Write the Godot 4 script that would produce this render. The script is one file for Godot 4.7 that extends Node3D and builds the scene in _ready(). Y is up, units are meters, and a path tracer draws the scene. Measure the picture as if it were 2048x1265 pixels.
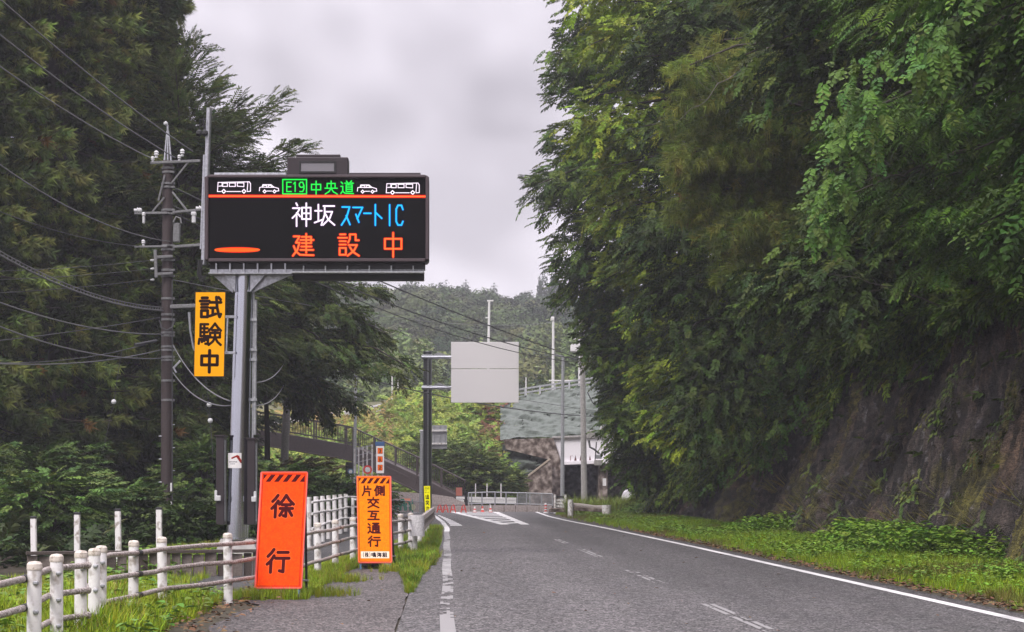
extends Node3D
# A country road under an overcast sky: an LED sign, work signs and a pipe fence on the left, a mossy cut slope with overhanging trees on the right.
# Metres, y up, the camera stands at the origin looking along -Z; "d" is a distance ahead of the camera.

const F := 4000.0
var org := Vector3.ZERO
var rng := RandomNumberGenerator.new()
var used := {}
var M := {}
var noise := FastNoiseLite.new()
var noise2 := FastNoiseLite.new()
var S := {}

# ---------------------------------------------------------------- helpers
func at(px: float, py: float, d: float) -> Vector3:   # a surveyed point: bearing, height and distance
	return Vector3((px - 893.0) * d / F, 1.4 + (970.0 - py) * d / F, -d)

func rr(a: float, b: float) -> float:
	return rng.randf_range(a, b)

func rv() -> Vector3:
	return Vector3(rr(-1, 1), rr(-1, 1), rr(-1, 1))

func lin(r: float, g: float, b: float, a := 1.0) -> Color:
	var c := Color(r, g, b).linear_to_srgb()
	c.a = a
	return c

class MB:
	var v := PackedVector3Array()
	var n := PackedVector3Array()
	var c := PackedColorArray()
	var u := PackedVector2Array()

	func tri(a: Vector3, b: Vector3, e: Vector3, hint: Vector3, col := Color.WHITE, na := Vector3.ZERO, nb := Vector3.ZERO, ne := Vector3.ZERO) -> void:
		var f := (e - a).cross(b - a)
		var flip := f.dot(hint) < 0.0
		if flip:
			f = -f
		f = f.normalized()
		if na == Vector3.ZERO:
			na = f
			nb = f
			ne = f
		v.append(a)
		n.append(na)
		if flip:
			v.append(e); n.append(ne); v.append(b); n.append(nb)
		else:
			v.append(b); n.append(nb); v.append(e); n.append(ne)
		for i in 3:
			c.append(col)
			u.append(Vector2.ZERO)

	func quad(a: Vector3, b: Vector3, e: Vector3, d: Vector3, hint: Vector3, col := Color.WHITE) -> void:
		tri(a, b, e, hint, col)
		tri(a, e, d, hint, col)

	func face(tl: Vector3, tr: Vector3, br: Vector3, bl: Vector3, hint: Vector3) -> void:   # a quad with texture coordinates
		var k := v.size()
		tri(tl, tr, br, hint)
		tri(tl, br, bl, hint)
		for i in 6:
			var p := v[k + i]
			u[k + i] = Vector2(0, 0) if p == tl else Vector2(1, 0) if p == tr else Vector2(1, 1) if p == br else Vector2(0, 1)

	func box(ctr: Vector3, s: Vector3, b := Basis.IDENTITY, col := Color.WHITE, ch := 0.0) -> void:
		var h := s * 0.5
		ch = minf(ch, minf(h.x, minf(h.y, h.z)) * 0.9)
		for ax in 3:
			var j := (ax + 1) % 3
			var k := (ax + 2) % 3
			for sg: float in [-1.0, 1.0]:
				var p := []
				for w: Array in [[-1, -1], [1, -1], [1, 1], [-1, 1]]:
					var q := Vector3.ZERO
					q[ax] = h[ax] * sg
					q[j] = (h[j] - ch) * w[0]
					q[k] = (h[k] - ch) * w[1]
					p.append(ctr + b * q)
				var nn := Vector3.ZERO
				nn[ax] = sg
				quad(p[0], p[1], p[2], p[3], b * nn, col)
		if ch > 0.0:
			for ax in 3:
				var j := (ax + 1) % 3
				var k := (ax + 2) % 3
				for sj: float in [-1.0, 1.0]:
					for sk: float in [-1.0, 1.0]:
						var p := []
						for w: Array in [[-1, 0], [1, 0], [1, 1], [-1, 1]]:
							var q := Vector3.ZERO
							q[ax] = (h[ax] - ch) * w[0]
							q[j] = (h[j] - (ch if w[1] == 0 else 0.0)) * sj
							q[k] = (h[k] - (0.0 if w[1] == 0 else ch)) * sk
							p.append(ctr + b * q)
						var nn := Vector3.ZERO
						nn[j] = sj
						nn[k] = sk
						quad(p[0], p[1], p[2], p[3], b * nn, col)
			for sx: float in [-1.0, 1.0]:
				for sy: float in [-1.0, 1.0]:
					for sz: float in [-1.0, 1.0]:
						var sv := Vector3(sx, sy, sz)
						tri(ctr + b * (sv * Vector3(h.x, h.y - ch, h.z - ch)), ctr + b * (sv * Vector3(h.x - ch, h.y, h.z - ch)), ctr + b * (sv * Vector3(h.x - ch, h.y - ch, h.z)), b * sv, col)

	func bar(a: Vector3, b: Vector3, w: float, h: float, col := Color.WHITE, up := Vector3.UP) -> void:   # a square bar between two points
		var z := (b - a).normalized()
		if absf(z.dot(up)) > 0.98:
			up = Vector3.BACK
		var x := up.cross(z).normalized()
		box((a + b) * 0.5, Vector3(w, h, a.distance_to(b)), Basis(x, z.cross(x), z), col, minf(w, h) * 0.12)

	func tube(pts: Array, rad: Array, sides := 10, col := Color.WHITE, caps := true) -> void:
		var rings := []
		var dirs := []
		for i in pts.size():
			var t: Vector3 = (pts[mini(i + 1, pts.size() - 1)] - pts[maxi(i - 1, 0)]).normalized()
			var up := Vector3.UP if absf(t.y) < 0.95 else Vector3.RIGHT
			var x := up.cross(t).normalized()
			var y := t.cross(x)
			var ring := []
			var dr := []
			for k in sides:
				var a := TAU * k / sides
				var o := x * cos(a) + y * sin(a)
				ring.append(pts[i] + o * rad[mini(i, rad.size() - 1)])
				dr.append(o)
			rings.append(ring)
			dirs.append(dr)
		for i in pts.size() - 1:
			for k in sides:
				var k2 := (k + 1) % sides
				var h: Vector3 = dirs[i][k] + dirs[i][k2]
				tri(rings[i][k], rings[i][k2], rings[i + 1][k2], h, col, dirs[i][k], dirs[i][k2], dirs[i + 1][k2])
				tri(rings[i][k], rings[i + 1][k2], rings[i + 1][k], h, col, dirs[i][k], dirs[i + 1][k2], dirs[i + 1][k])
		if caps:
			for e in [0, pts.size() - 1]:
				var o: Vector3 = pts[0] - pts[1] if e == 0 else pts[-1] - pts[-2]
				for k in range(1, sides - 1):
					tri(rings[e][0], rings[e][k], rings[e][k + 1], o, col)

	func rod(a: Vector3, b: Vector3, r: float, r2 := -1.0, sides := 10, col := Color.WHITE) -> void:
		tube([a, b], [r, r if r2 < 0.0 else r2], sides, col)

	func lathe(ctr: Vector3, prof: Array, sides := 14, col := Color.WHITE, axis := Vector3.UP) -> void:   # prof: (radius, height)
		var q := Basis.IDENTITY if axis == Vector3.UP else Basis(Quaternion(Vector3.UP, axis))
		for i in prof.size() - 1:
			var p0: Vector2 = prof[i]
			var p1: Vector2 = prof[i + 1]
			for k in sides:
				var a := TAU * k / sides
				var b := TAU * (k + 1) / sides
				var da := Vector3(cos(a), 0, sin(a))
				var db := Vector3(cos(b), 0, sin(b))
				var sl := Vector2(p1.y - p0.y, p0.x - p1.x)
				var h := (da + db) * 0.5 * sl.x + Vector3.UP * sl.y
				quad(ctr + q * (da * p0.x + Vector3.UP * p0.y), ctr + q * (db * p0.x + Vector3.UP * p0.y), ctr + q * (db * p1.x + Vector3.UP * p1.y), ctr + q * (da * p1.x + Vector3.UP * p1.y), q * h, col)

	func prism(poly: PackedVector2Array, o: Vector3, x: Vector3, y: Vector3, z: Vector3, col := Color.WHITE) -> void:   # polygon in x,y pushed along z
		var ix := Geometry2D.triangulate_polygon(poly)
		for i in range(0, ix.size(), 3):
			var p := []
			for k in 3:
				p.append(o + x * poly[ix[i + k]].x + y * poly[ix[i + k]].y)
			tri(p[0], p[1], p[2], -z, col)
			tri(p[0] + z, p[1] + z, p[2] + z, z, col)
		var sgn := -1.0 if Geometry2D.is_polygon_clockwise(poly) else 1.0
		for i in poly.size():
			var a := poly[i]
			var b := poly[(i + 1) % poly.size()]
			var e := (b - a)
			var nn := Vector2(e.y, -e.x) * sgn
			var pa := o + x * a.x + y * a.y
			var pb := o + x * b.x + y * b.y
			quad(pa, pb, pb + z, pa + z, x * nn.x + y * nn.y, col)

	func grid(p: Array, w: int, up: Vector3, col: PackedColorArray = PackedColorArray()) -> void:   # rows of w points, smooth
		var rows := p.size() / w
		var nn := []
		for j in rows:
			for i in w:
				var dx: Vector3 = p[j * w + mini(i + 1, w - 1)] - p[j * w + maxi(i - 1, 0)]
				var dy: Vector3 = p[mini(j + 1, rows - 1) * w + i] - p[maxi(j - 1, 0) * w + i]
				var f := dx.cross(dy).normalized()
				nn.append(f if f.dot(up) > 0 else -f)
		for j in rows - 1:
			for i in w - 1:
				var a := j * w + i
				for t: Array in [[a, a + 1, a + w + 1], [a, a + w + 1, a + w]]:
					var k := v.size()
					tri(p[t[0]], p[t[1]], p[t[2]], nn[t[0]], Color.WHITE, nn[t[0]], nn[t[1]], nn[t[2]])
					if col.size():
						var fl: bool = v[k + 1] != p[t[1]]
						c[k] = col[t[0]]
						c[k + 1] = col[t[2] if fl else t[1]]
						c[k + 2] = col[t[1] if fl else t[2]]

	func mesh(off: Vector3) -> ArrayMesh:
		var a := []
		a.resize(Mesh.ARRAY_MAX)
		var w := v
		if off != Vector3.ZERO:
			w = Transform3D(Basis.IDENTITY, -off) * v
		a[Mesh.ARRAY_VERTEX] = w
		a[Mesh.ARRAY_NORMAL] = n
		a[Mesh.ARRAY_COLOR] = c
		a[Mesh.ARRAY_TEX_UV] = u
		var m := ArrayMesh.new()
		m.add_surface_from_arrays(Mesh.PRIMITIVE_TRIANGLES, a)
		return m

func numbered(parent: Node, called: String) -> String:
	var key := "%d/%s" % [parent.get_instance_id(), called]
	var k: int = used.get(key, 0)
	used[key] = k + 1
	return called if k == 0 else "%s_%03d" % [called, k]

func tag(o: Node, label := "", category := "", group := "", kind := "") -> Node:
	if label: o.set_meta("label", label)
	if category: o.set_meta("category", category)
	if group: o.set_meta("group", group)
	if kind: o.set_meta("kind", kind)
	return o

func thing(called: String, label: String, category: String, where: Vector3, group := "") -> Node3D:
	var o := Node3D.new()
	o.name = numbered(self, called)
	add_child(o, true)
	o.position = where
	org = where
	tag(o, label, category, group)
	return o

func part(parent: Node, called: String, mb: MB, m: Material) -> MeshInstance3D:
	var o := MeshInstance3D.new()
	o.name = numbered(parent, called)
	o.mesh = mb.mesh(org)
	o.material_override = m
	parent.add_child(o, true)
	return o

func single(called: String, mb: MB, m: Material, label: String, category: String, group := "", where := Vector3.ZERO) -> MeshInstance3D:
	org = where
	var o := part(self, called, mb, m)
	o.position = where
	tag(o, label, category, group)
	return o

func struct(called: String, mb: MB, m: Material, kind := "structure") -> MeshInstance3D:
	org = Vector3.ZERO
	var o := part(self, called, mb, m)
	o.set_meta("kind", kind)
	return o

func scatter(parent: Node, called: String, mesh: Mesh, m: Material, list: Array, off := Vector3.ZERO) -> MultiMeshInstance3D:   # list of [Transform3D, Color]
	var mm := MultiMesh.new()
	mm.transform_format = MultiMesh.TRANSFORM_3D
	mm.use_colors = true
	mm.mesh = mesh
	mm.instance_count = list.size()
	for i in list.size():
		var t: Transform3D = list[i][0]
		t.origin -= off
		mm.set_instance_transform(i, t)
		mm.set_instance_color(i, list[i][1])
	var o := MultiMeshInstance3D.new()
	o.name = numbered(parent, called)
	o.multimesh = mm
	o.material_override = m
	parent.add_child(o, true)
	o.set_meta("kind", "stuff")
	return o

func noise_tex(freq: float, lo: Color, hi: Color, oct := 4, size := 512, kind := FastNoiseLite.TYPE_SIMPLEX_SMOOTH, sd := 1, bump := false) -> NoiseTexture2D:
	var f := FastNoiseLite.new()
	f.noise_type = kind
	f.frequency = freq
	f.fractal_octaves = oct
	f.seed = sd
	var t := NoiseTexture2D.new()
	t.width = size
	t.height = size
	t.seamless = true
	t.noise = f
	t.generate_mipmaps = false
	if not bump:
		var g := Gradient.new()
		g.offsets = PackedFloat32Array([0.2, 0.8])
		g.colors = PackedColorArray([lo, hi])
		t.color_ramp = g
	return t

func mat(r: float, g: float, b: float, rough := 0.8, metal := 0.0, tex: Texture2D = null, size := 1.0) -> StandardMaterial3D:
	var m := StandardMaterial3D.new()
	m.albedo_color = lin(r, g, b)
	m.roughness = rough
	m.metallic = metal
	if tex:
		m.albedo_texture = tex
		m.uv1_triplanar = true
		m.uv1_world_triplanar = true
		m.uv1_scale = Vector3.ONE / size
	return m

func vmat(rough := 0.8, tex: Texture2D = null, size := 1.0) -> StandardMaterial3D:   # takes its colour from the vertices
	var m := mat(1, 1, 1, rough, 0.0, tex, size)
	m.vertex_color_use_as_albedo = true
	return m

func leaf_mat(rough := 0.5, through := 0.35) -> StandardMaterial3D:
	var m := vmat(rough)
	m.backlight_enabled = true
	m.backlight = Color(through, through, through)
	m.metallic_specular = 0.25
	return m

# ---------------------------------------------------------------- lettering: strokes on a 100 x 100 grid
const GLYPH := {
	"中": "15 28 85 28 85 66 15 66 15 28/50 5 50 97",
	"央": "22 22 78 22 78 55/22 22 22 55/6 55 94 55/50 4 50 55 36 78 8 96/52 58 66 80 94 96",
	"道": "8 12 20 24/6 42 20 42 20 74 6 92/20 76 36 90 96 92/46 5 54 16/82 4 72 16/34 20 96 20/62 20 58 32/44 32 86 32 86 78 44 78 44 32/44 47 86 47/44 62 86 62",
	"神": "22 4 28 14/6 24 40 24 26 46 4 64/24 44 24 97/32 48 42 58/50 22 92 22 92 68 50 68 50 22/50 45 92 45/71 4 71 97",
	"坂": "4 34 36 34/20 8 20 78/2 84 38 72/44 14 96 14/50 14 50 50 34 94/52 38 86 38 74 66 42 94/54 48 68 72 97 94",
	"建": "8 14 34 14 18 40 34 40 24 70 4 94/8 54 18 76 36 90 97 92/44 16 86 16 86 42 44 42/38 29 97 29/64 4 64 82/42 56 88 56/38 70 96 70",
	"設": "12 8 36 8/4 22 44 22/10 36 38 36/10 50 38 50/10 64 38 64 38 92 10 92 10 64/56 8 56 26 48 42/56 8 82 8 82 32 96 32/50 52 88 52 74 76 46 96/56 60 70 80 97 96",
	"試": "12 8 36 8/4 22 44 22/10 36 38 36/10 50 38 50/10 64 38 64 38 92 10 92 10 64/48 28 97 28/50 52 72 52/61 52 61 82/48 88 74 79/76 5 80 50 87 80 92 92 97 80/86 6 95 16",
	"験": "10 6 10 58/10 6 42 6/26 6 26 58/10 24 40 24/10 41 40 41/10 58 44 58 42 92 32 92/6 70 3 92/15 70 17 84/24 68 27 80/33 66 37 76/72 3 60 20 46 34/72 3 84 20 98 34/60 32 86 32/52 44 94 44 94 64 52 64 52 44/73 32 73 64 64 82 46 97/74 66 84 84 98 97",
	"徐": "28 4 18 18 6 30/30 28 18 46 4 60/20 46 20 97/64 4 52 24 36 42/64 4 78 24 97 42/48 44 84 44/40 60 94 60/66 44 66 94 56 91/52 70 40 90/80 70 92 90",
	"行": "30 4 20 18 6 32/32 30 20 50 4 64/20 48 20 97/48 16 92 16/40 40 97 40/74 40 74 95 58 91",
	"片": "28 6 28 52 20 78 8 96/28 34 92 34/62 6 62 34/28 58 76 58 76 97",
	"側": "26 4 18 26 4 48/17 32 17 97/36 10 62 10 62 70 36 70 36 10/36 30 62 30/36 50 62 50/42 72 32 92/54 72 64 90/76 14 76 70/93 4 93 94 82 90",
	"交": "50 3 50 20/6 22 94 22/34 30 12 52/66 30 90 52/68 46 48 74 8 96/32 48 54 76 94 96",
	"互": "8 10 92 10/42 10 28 62 66 62/38 34 74 34 60 90/5 90 95 90",
	"通": "8 12 20 24/6 42 20 42 20 74 6 92/20 76 36 90 96 92/42 8 86 8 66 22/52 14 72 26/42 30 42 80/42 30 88 30 88 80 78 78/42 46 88 46/42 62 88 62/65 30 65 80",
	"株": "4 28 42 28/22 4 22 97/20 32 4 66/26 36 40 54/58 8 50 28/54 22 92 22/46 46 97 46/72 4 72 97/70 50 46 84/74 50 97 84",
	"鳴": "4 22 26 22 26 62 4 62 4 22/62 3 56 12/44 12 44 64/44 12 84 12 84 38/44 25 84 25/44 38 84 38/44 52 95 52/44 64 92 64 90 94 80 93/38 74 34 92/50 74 53 88/62 74 66 86/74 72 78 82",
	"海": "8 8 22 18/4 34 18 44/6 94 24 60/46 4 32 28/42 18 95 18/46 34 82 34 78 92 66 93/46 34 40 74 90 74/34 54 97 54/64 34 60 74",
	"組": "24 4 8 24 28 34/38 18 10 48 42 46/25 48 25 97/14 62 4 86/34 60 43 82/54 10 88 10 88 90/54 10 54 90/54 36 88 36/54 62 88 62/44 92 98 92",
	"追": "8 12 20 24/6 42 20 42 20 74 6 92/20 76 36 90 96 92/62 3 54 14/46 14 46 80/46 14 82 14 82 40 46 40/46 56 86 56 86 80 46 80",
	"突": "50 3 50 14/10 14 90 14 90 30/10 14 10 32/36 22 26 42/60 22 64 38 82 38/8 60 94 60/50 42 50 60 36 82 8 97/52 62 66 82 94 97",
	"注": "10 8 24 18/6 34 20 44/8 94 26 60/56 4 66 14/38 24 92 24/42 54 90 54/65 24 65 92/34 92 97 92",
	"意": "50 2 50 12/14 12 86 12/30 16 36 26/70 16 62 26/5 27 95 27/24 36 76 36 76 64 24 64 24 36/24 50 76 50/14 74 8 92/32 72 34 94 68 94 72 82/52 70 58 80/80 72 92 88",
	"ス": "14 14 84 14 56 60 8 97/52 54 88 95",
	"マ": "4 16 94 16 44 68/32 48 60 84",
	"ー": "4 50 96 50",
	"ト": "30 3 30 98/30 38 88 66",
	"I": "50 3 50 98",
	"C": "88 24 72 4 34 4 14 22 14 80 34 97 72 97 88 80",
	"E": "88 4 14 4 14 97 88 97/14 50 80 50",
	"1": "30 20 56 4 56 97",
	"9": "86 36 66 4 34 4 16 20 16 38 34 54 66 54 86 36 86 70 66 97 24 97",
	"(": "70 2 40 30 40 70 70 98",
	")": "30 2 60 30 60 70 30 98",
}

func ink(im: Image, pts: Array, w: float, col: Color) -> void:   # a round-ended stroke with soft edges
	var W := im.get_width()
	var H := im.get_height()
	for i in maxi(pts.size() - 1, 1):
		var a: Vector2 = pts[i]
		var b: Vector2 = pts[mini(i + 1, pts.size() - 1)]
		var r := w * 0.5 + 1.0
		var ab := b - a
		var l2 := maxf(ab.length_squared(), 0.0001)
		for y in range(maxi(0, int(minf(a.y, b.y) - r)), mini(H, int(maxf(a.y, b.y) + r) + 2)):
			for x in range(maxi(0, int(minf(a.x, b.x) - r)), mini(W, int(maxf(a.x, b.x) + r) + 2)):
				var p := Vector2(x + 0.5, y + 0.5)
				var t := clampf((p - a).dot(ab) / l2, 0.0, 1.0)
				var k := clampf(w * 0.5 + 0.5 - p.distance_to(a + ab * t), 0.0, 1.0) * col.a
				if k > 0.0:
					var o := im.get_pixel(x, y)
					im.set_pixel(x, y, Color(lerpf(o.r, col.r, k), lerpf(o.g, col.g, k), lerpf(o.b, col.b, k), 1.0))

func shape(im: Image, s: String, x: float, y: float, w: float, h: float, wide: float, col: Color) -> void:
	for run in s.split("/"):
		var q := run.split_floats(" ")
		var pts := []
		for i in range(0, q.size() - 1, 2):
			pts.append(Vector2(x + q[i] * w / 100.0, y + q[i + 1] * h / 100.0))
		ink(im, pts, wide, col)

func glyph(im: Image, ch: String, x: float, y: float, w: float, h: float, wide: float, col: Color) -> void:
	shape(im, GLYPH[ch], x, y, w, h, wide, col)

func printed(im: Image, rough := 0.45) -> StandardMaterial3D:
	var m := StandardMaterial3D.new()
	m.albedo_texture = ImageTexture.create_from_image(im)
	m.roughness = rough
	m.texture_repeat = false
	m.metallic_specular = 0.2
	return m

# ---------------------------------------------------------------- foliage
func leaf(mb: MB, base: Vector3, dir: Vector3, up: Vector3, ln: float, wd: float, tone: float, fine := true) -> void:
	var side := dir.cross(up).normalized()
	var nn := side.cross(dir).normalized()
	if nn.dot(up) < 0: nn = -nn
	var tip := base + dir * ln - nn * ln * 0.12
	var col := Color(tone, tone, tone)
	for s: float in [-1.0, 1.0]:
		var a := base + dir * ln * 0.3 + side * s * wd * 0.5 + nn * wd * 0.12
		var b := base + dir * ln * 0.66 + side * s * wd * 0.38 + nn * wd * 0.06
		if fine:
			mb.tri(base, a, b, nn, col)
			mb.tri(base, b, tip, nn, col)
		else:
			mb.tri(base, base + dir * ln * 0.42 + side * s * wd * 0.5 + nn * wd * 0.12, tip, nn, col)

func spray_broad(pairs: int, ln: float, lf: float, wd: float, droop: float, fine := true, open := 0.9) -> ArrayMesh:   # a leafy twig along +X, flat in XZ
	var mb := MB.new()
	for i in pairs * 2 + 1:
		var t := (i + 1.0) / (pairs * 2 + 1)
		var p := Vector3(t * ln, -droop * t * t * ln, 0)
		var s := 1.0 if i % 2 == 0 else -1.0
		if i == pairs * 2: s = 0.0
		var d := Vector3(1.0 - 0.35 * absf(s), -0.25 * rr(0.2, 1.6), s * open * rr(0.8, 1.2)).normalized()
		leaf(mb, p, d, (Vector3.UP + rv() * 0.55).normalized(), lf * rr(0.75, 1.15), wd * rr(0.8, 1.15), rr(0.5, 1.55), fine)
	mb.tri(Vector3.ZERO, Vector3(ln, -droop * ln, 0), Vector3(0, 0.006, 0.006), Vector3(0, 0, 1), Color(0.5, 0.35, 0.3))
	return mb.mesh(Vector3.ZERO)

func spray_needle(count: int, ln: float, nl: float, wd: float, fan: float) -> ArrayMesh:   # a tufted twig along +X
	var mb := MB.new()
	for i in count:
		var t := pow(rr(0.0, 1.0), 0.7)
		var a := rr(0, TAU)
		var d := Vector3(0.75, cos(a) * fan, sin(a) * fan).normalized()
		var side := d.cross(rv()).normalized()
		var p := Vector3(t * ln, 0, 0) + Vector3(0, cos(a), sin(a)) * rr(0, 0.05) * ln
		var l := nl * rr(0.6, 1.1)
		var tone := rr(0.45, 1.5)
		mb.tri(p - side * wd * 0.5, p + side * wd * 0.5, p + d * l + Vector3.DOWN * l * 0.1, Vector3.UP, Color(tone, tone, tone))
	return mb.mesh(Vector3.ZERO)

func tuft_grass(blades: int, h: float, wd: float, spread: float) -> ArrayMesh:
	var mb := MB.new()
	for i in blades:
		var a := rr(0, TAU)
		var o := Vector3(cos(a), 0, sin(a)) * rr(0, spread)
		var lean := Vector3(cos(a), 0, sin(a)) * rr(0.1, 0.75) + rv() * 0.2
		lean.y = 0
		var hh := h * rr(0.5, 1.1)
		var side := Vector3(-sin(a), 0, cos(a)) * wd * 0.5
		var p1 := o + Vector3.UP * hh * 0.55 + lean * hh * 0.25
		var p2 := o + Vector3.UP * hh * rr(0.75, 1.0) + lean * hh * 0.8
		var tone := rr(0.45, 1.3)
		var col := Color(tone * rr(0.9, 1.25), tone, tone * rr(0.6, 1.0))
		mb.quad(o - side, o + side, p1 + side * 0.8, p1 - side * 0.8, lean + Vector3.UP * 0.3, col)
		mb.tri(p1 - side * 0.8, p1 + side * 0.8, p2, lean + Vector3.UP * 0.3, col)
	return mb.mesh(Vector3.ZERO)

func weed_mesh(n: int, h: float, lf: float, wd: float) -> ArrayMesh:
	var mb := MB.new()
	for i in n:
		var a := rr(0, TAU)
		var d := Vector3(cos(a), rr(-0.3, 0.25), sin(a)).normalized()
		var p := Vector3(cos(a), 0, sin(a)) * rr(0, 0.1) + Vector3.UP * h * rr(0.3, 1.0)
		leaf(mb, p, d, (Vector3.UP + rv() * 0.4).normalized(), lf * rr(0.7, 1.1), wd * rr(0.8, 1.1), rr(0.7, 1.15))
		mb.tri(Vector3.ZERO, Vector3(0.01, 0, 0), p, Vector3(0, 0, 1), Color(0.7, 0.7, 0.5))
	return mb.mesh(Vector3.ZERO)

func canopy_mesh(count: int, tall: float, sz: float, sd: int) -> ArrayMesh:   # a whole far crown of leaf clumps, radius about 1
	var mb := MB.new()
	for i in count:
		var d := rv().normalized()
		if d.y < -0.45: d.y = -d.y
		var lump := 1.0 + 0.55 * noise.get_noise_3d(d.x * 90 + sd * 50, d.y * 90, d.z * 90)
		var p := Vector3(d.x, d.y * tall, d.z) * lump * rr(0.8, 1.03)
		var nn := (d + rv() * 0.7).normalized()
		var x := nn.cross(Vector3(rr(-1, 1), 0.3, rr(-1, 1))).normalized() * sz * rr(0.5, 1.2)
		var y := nn.cross(x).normalized() * sz * rr(0.5, 1.2)
		var tone := rr(0.7, 1.2)
		mb.tri(p - x, p + x * 0.8, p + y, nn, Color(tone, tone, tone))
		mb.tri(p + x, p - y, p - x * 0.4, nn, Color(tone, tone, tone))
	return mb.mesh(Vector3.ZERO)

func fold(d: Vector3, up: Vector3, s: float) -> Basis:   # a spray's axes: +X along d, +Y near up
	var x := d.normalized()
	var z := x.cross(up).normalized()
	return Basis(x, z.cross(x), z).scaled_local(Vector3(s, s, s))

func tint(a: Color, b: Color, spread := 0.15) -> Color:
	var c := a.lerp(b, rng.randf())
	return Color(c.r * rr(1 - spread, 1 + spread), c.g * rr(1 - spread, 1 + spread), c.b * rr(1 - spread, 1 + spread))

# a bough: a flat, drooping fan of sprays along a curved limb. o: a, b colours; n sprays; wide; droop; size; thick; tuft
func bough(list: Array, wood: MB, from: Vector3, to: Vector3, o: Dictionary) -> void:
	var ln := from.distance_to(to)
	var dir := (to - from) / ln
	var side := dir.cross(Vector3.UP).normalized()
	var up := side.cross(dir).normalized()
	var arch: float = o.get("arch", 0.12) * ln
	var wide: float = o.get("wide", 0.3) * ln
	var size: float = o.get("size", 1.0)
	var thick: float = o.get("thick", 0.25)
	var tone := rr(1.0 - float(o.get("vary", 0.3)), 1.0 + float(o.get("vary", 0.3)))
	if wood:
		var pts := []
		for i in 5:
			var t := i / 4.0
			pts.append(from + dir * ln * t + up * arch * 4.0 * t * (1 - t))
		var r0: float = o.get("limb", 0.012) * ln + 0.01
		wood.tube(pts, [r0, r0 * 0.8, r0 * 0.6, r0 * 0.4, r0 * 0.2], 5, Color.WHITE, false)
	for i in int(o.n):
		var t := pow(rng.randf(), float(o.get("outer", 0.75))) * 0.86 + 0.14
		var s := rr(-1, 1)
		var env := wide * pow(sin(PI * clampf(t * 0.82 + 0.1, 0, 1)), 0.8)
		var p := from + dir * ln * t + up * (arch * 4.0 * t * (1 - t) + rr(-thick, thick) - absf(s) * env * 0.22) + side * s * env
		var d := (dir * (0.55 + 0.5 * t) + side * s * 1.0 + rv() * float(o.get("mess", 0.3)) + Vector3.DOWN * float(o.get("droop", 0.2))).normalized()
		var c := tint(o.a, o.b)
		if o.has("tip"): c = c.lerp(tint(o.b, o.tip), hsh(t + tone * 0.35, 0.8, 1.25))
		c = Color(c.r * tone, c.g * tone, c.b * tone)
		if rng.randf() < float(o.get("dry", 0.0)):
			c = Color(0.16, 0.09, 0.03)
		list.append([Transform3D(fold(d, (Vector3.UP + rv() * 0.5).normalized(), size * rr(0.75, 1.2)), p), c])

# a tree: trunk, limbs, crown. o adds: h, r (crown radius), low (crown base, share of h), count of boughs, rise at the top, lean
func tree(called: String, label: String, base: Vector3, o: Dictionary, group := "") -> Node3D:
	var t := thing(called, label, "tree", base, group)
	var h: float = o.h
	var top: Vector3 = base + Vector3(0, h, 0) + o.get("lean", Vector3.ZERO)
	var tr: float = o.get("trunk", h * 0.016)
	var wood := MB.new()
	var pts := []
	var rad := []
	for i in 9:
		var k := i / 8.0
		pts.append(base.lerp(top, k) + Vector3(sin(k * 7 + base.x), 0, cos(k * 6 + base.z)) * 0.012 * h * k)
		rad.append(tr * (1.25 if i == 0 else 1.0) * (1 - k * 0.88))
	wood.tube(pts, rad, 10)
	part(t, "trunk", wood, o.get("bark", M.bark))
	var limbs := MB.new()
	var list := []
	var low: float = o.get("low", 0.3)
	var n: int = o.count
	for i in n:
		var k := (i + rr(0.1, 0.9)) / n
		var y := low + (0.99 - low) * k
		var az := i * 2.39996 + rr(-0.4, 0.4)
		var prof: float = pow(sin(PI * clampf(k * 0.86 + 0.1, 0.0, 1.0)), 0.7) if not o.has("cone") else (1.0 - k * 0.9) * (0.75 + 0.25 * sin(i * 1.7))
		var l: float = o.r * prof * rr(0.75, 1.12)
		if o.has("keep"):   # a crown that grew towards the light on one side
			l *= 1.0 if Vector3(cos(az), 0, sin(az)).dot(o.keep) > -0.3 else 0.55
		var rise: float = lerpf(o.get("rise0", -0.1), o.get("rise", 0.7), k)
		var from := base.lerp(top, y)
		bough(list, limbs, from, from + Vector3(cos(az), rise, sin(az)) * l, o)
	for e: Array in o.get("extra", []):   # limbs that reach somewhere of their own
		var from := base.lerp(top, e[0])
		if o.has("level"):
			from = base.lerp(top, clampf((e[1].y - base.y) / h + 0.035, 0.05, 0.97))
			bough(list, null, from.lerp(e[1], 0.3), e[1] + Vector3(rr(-0.2, 1.2), rr(-1.1, 0.9), rr(-1, 1)), o)
			bough(list, null, from.lerp(e[1], 0.5), e[1] + Vector3(rr(0.0, 1.6), rr(-0.8, 0.8), rr(-2, 2)), o)
		bough(list, limbs, from, e[1], o)
		var mid: Vector3 = from.lerp(e[1], 0.45)
		bough(list, null, mid, e[1] + rv() * 0.5, o)
	part(t, "limbs", limbs, o.get("bark", M.bark)).set_meta("kind", "stuff")
	scatter(t, "crown", o.mesh, o.get("leafmat", M.leaf), list, base)
	return t

func hsh(x: float, lo: float, hi: float) -> float:
	return smoothstep(lo, hi, x)

# height of the land: flat by the road, a dip and then a wooded rise on the left, the hillside above the cut slope on the right
func wall_top(d: float) -> float:
	return 5.3 * hsh(d, 118, 88) * (0.86 + 0.14 * hsh(d, 90, 55))

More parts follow.
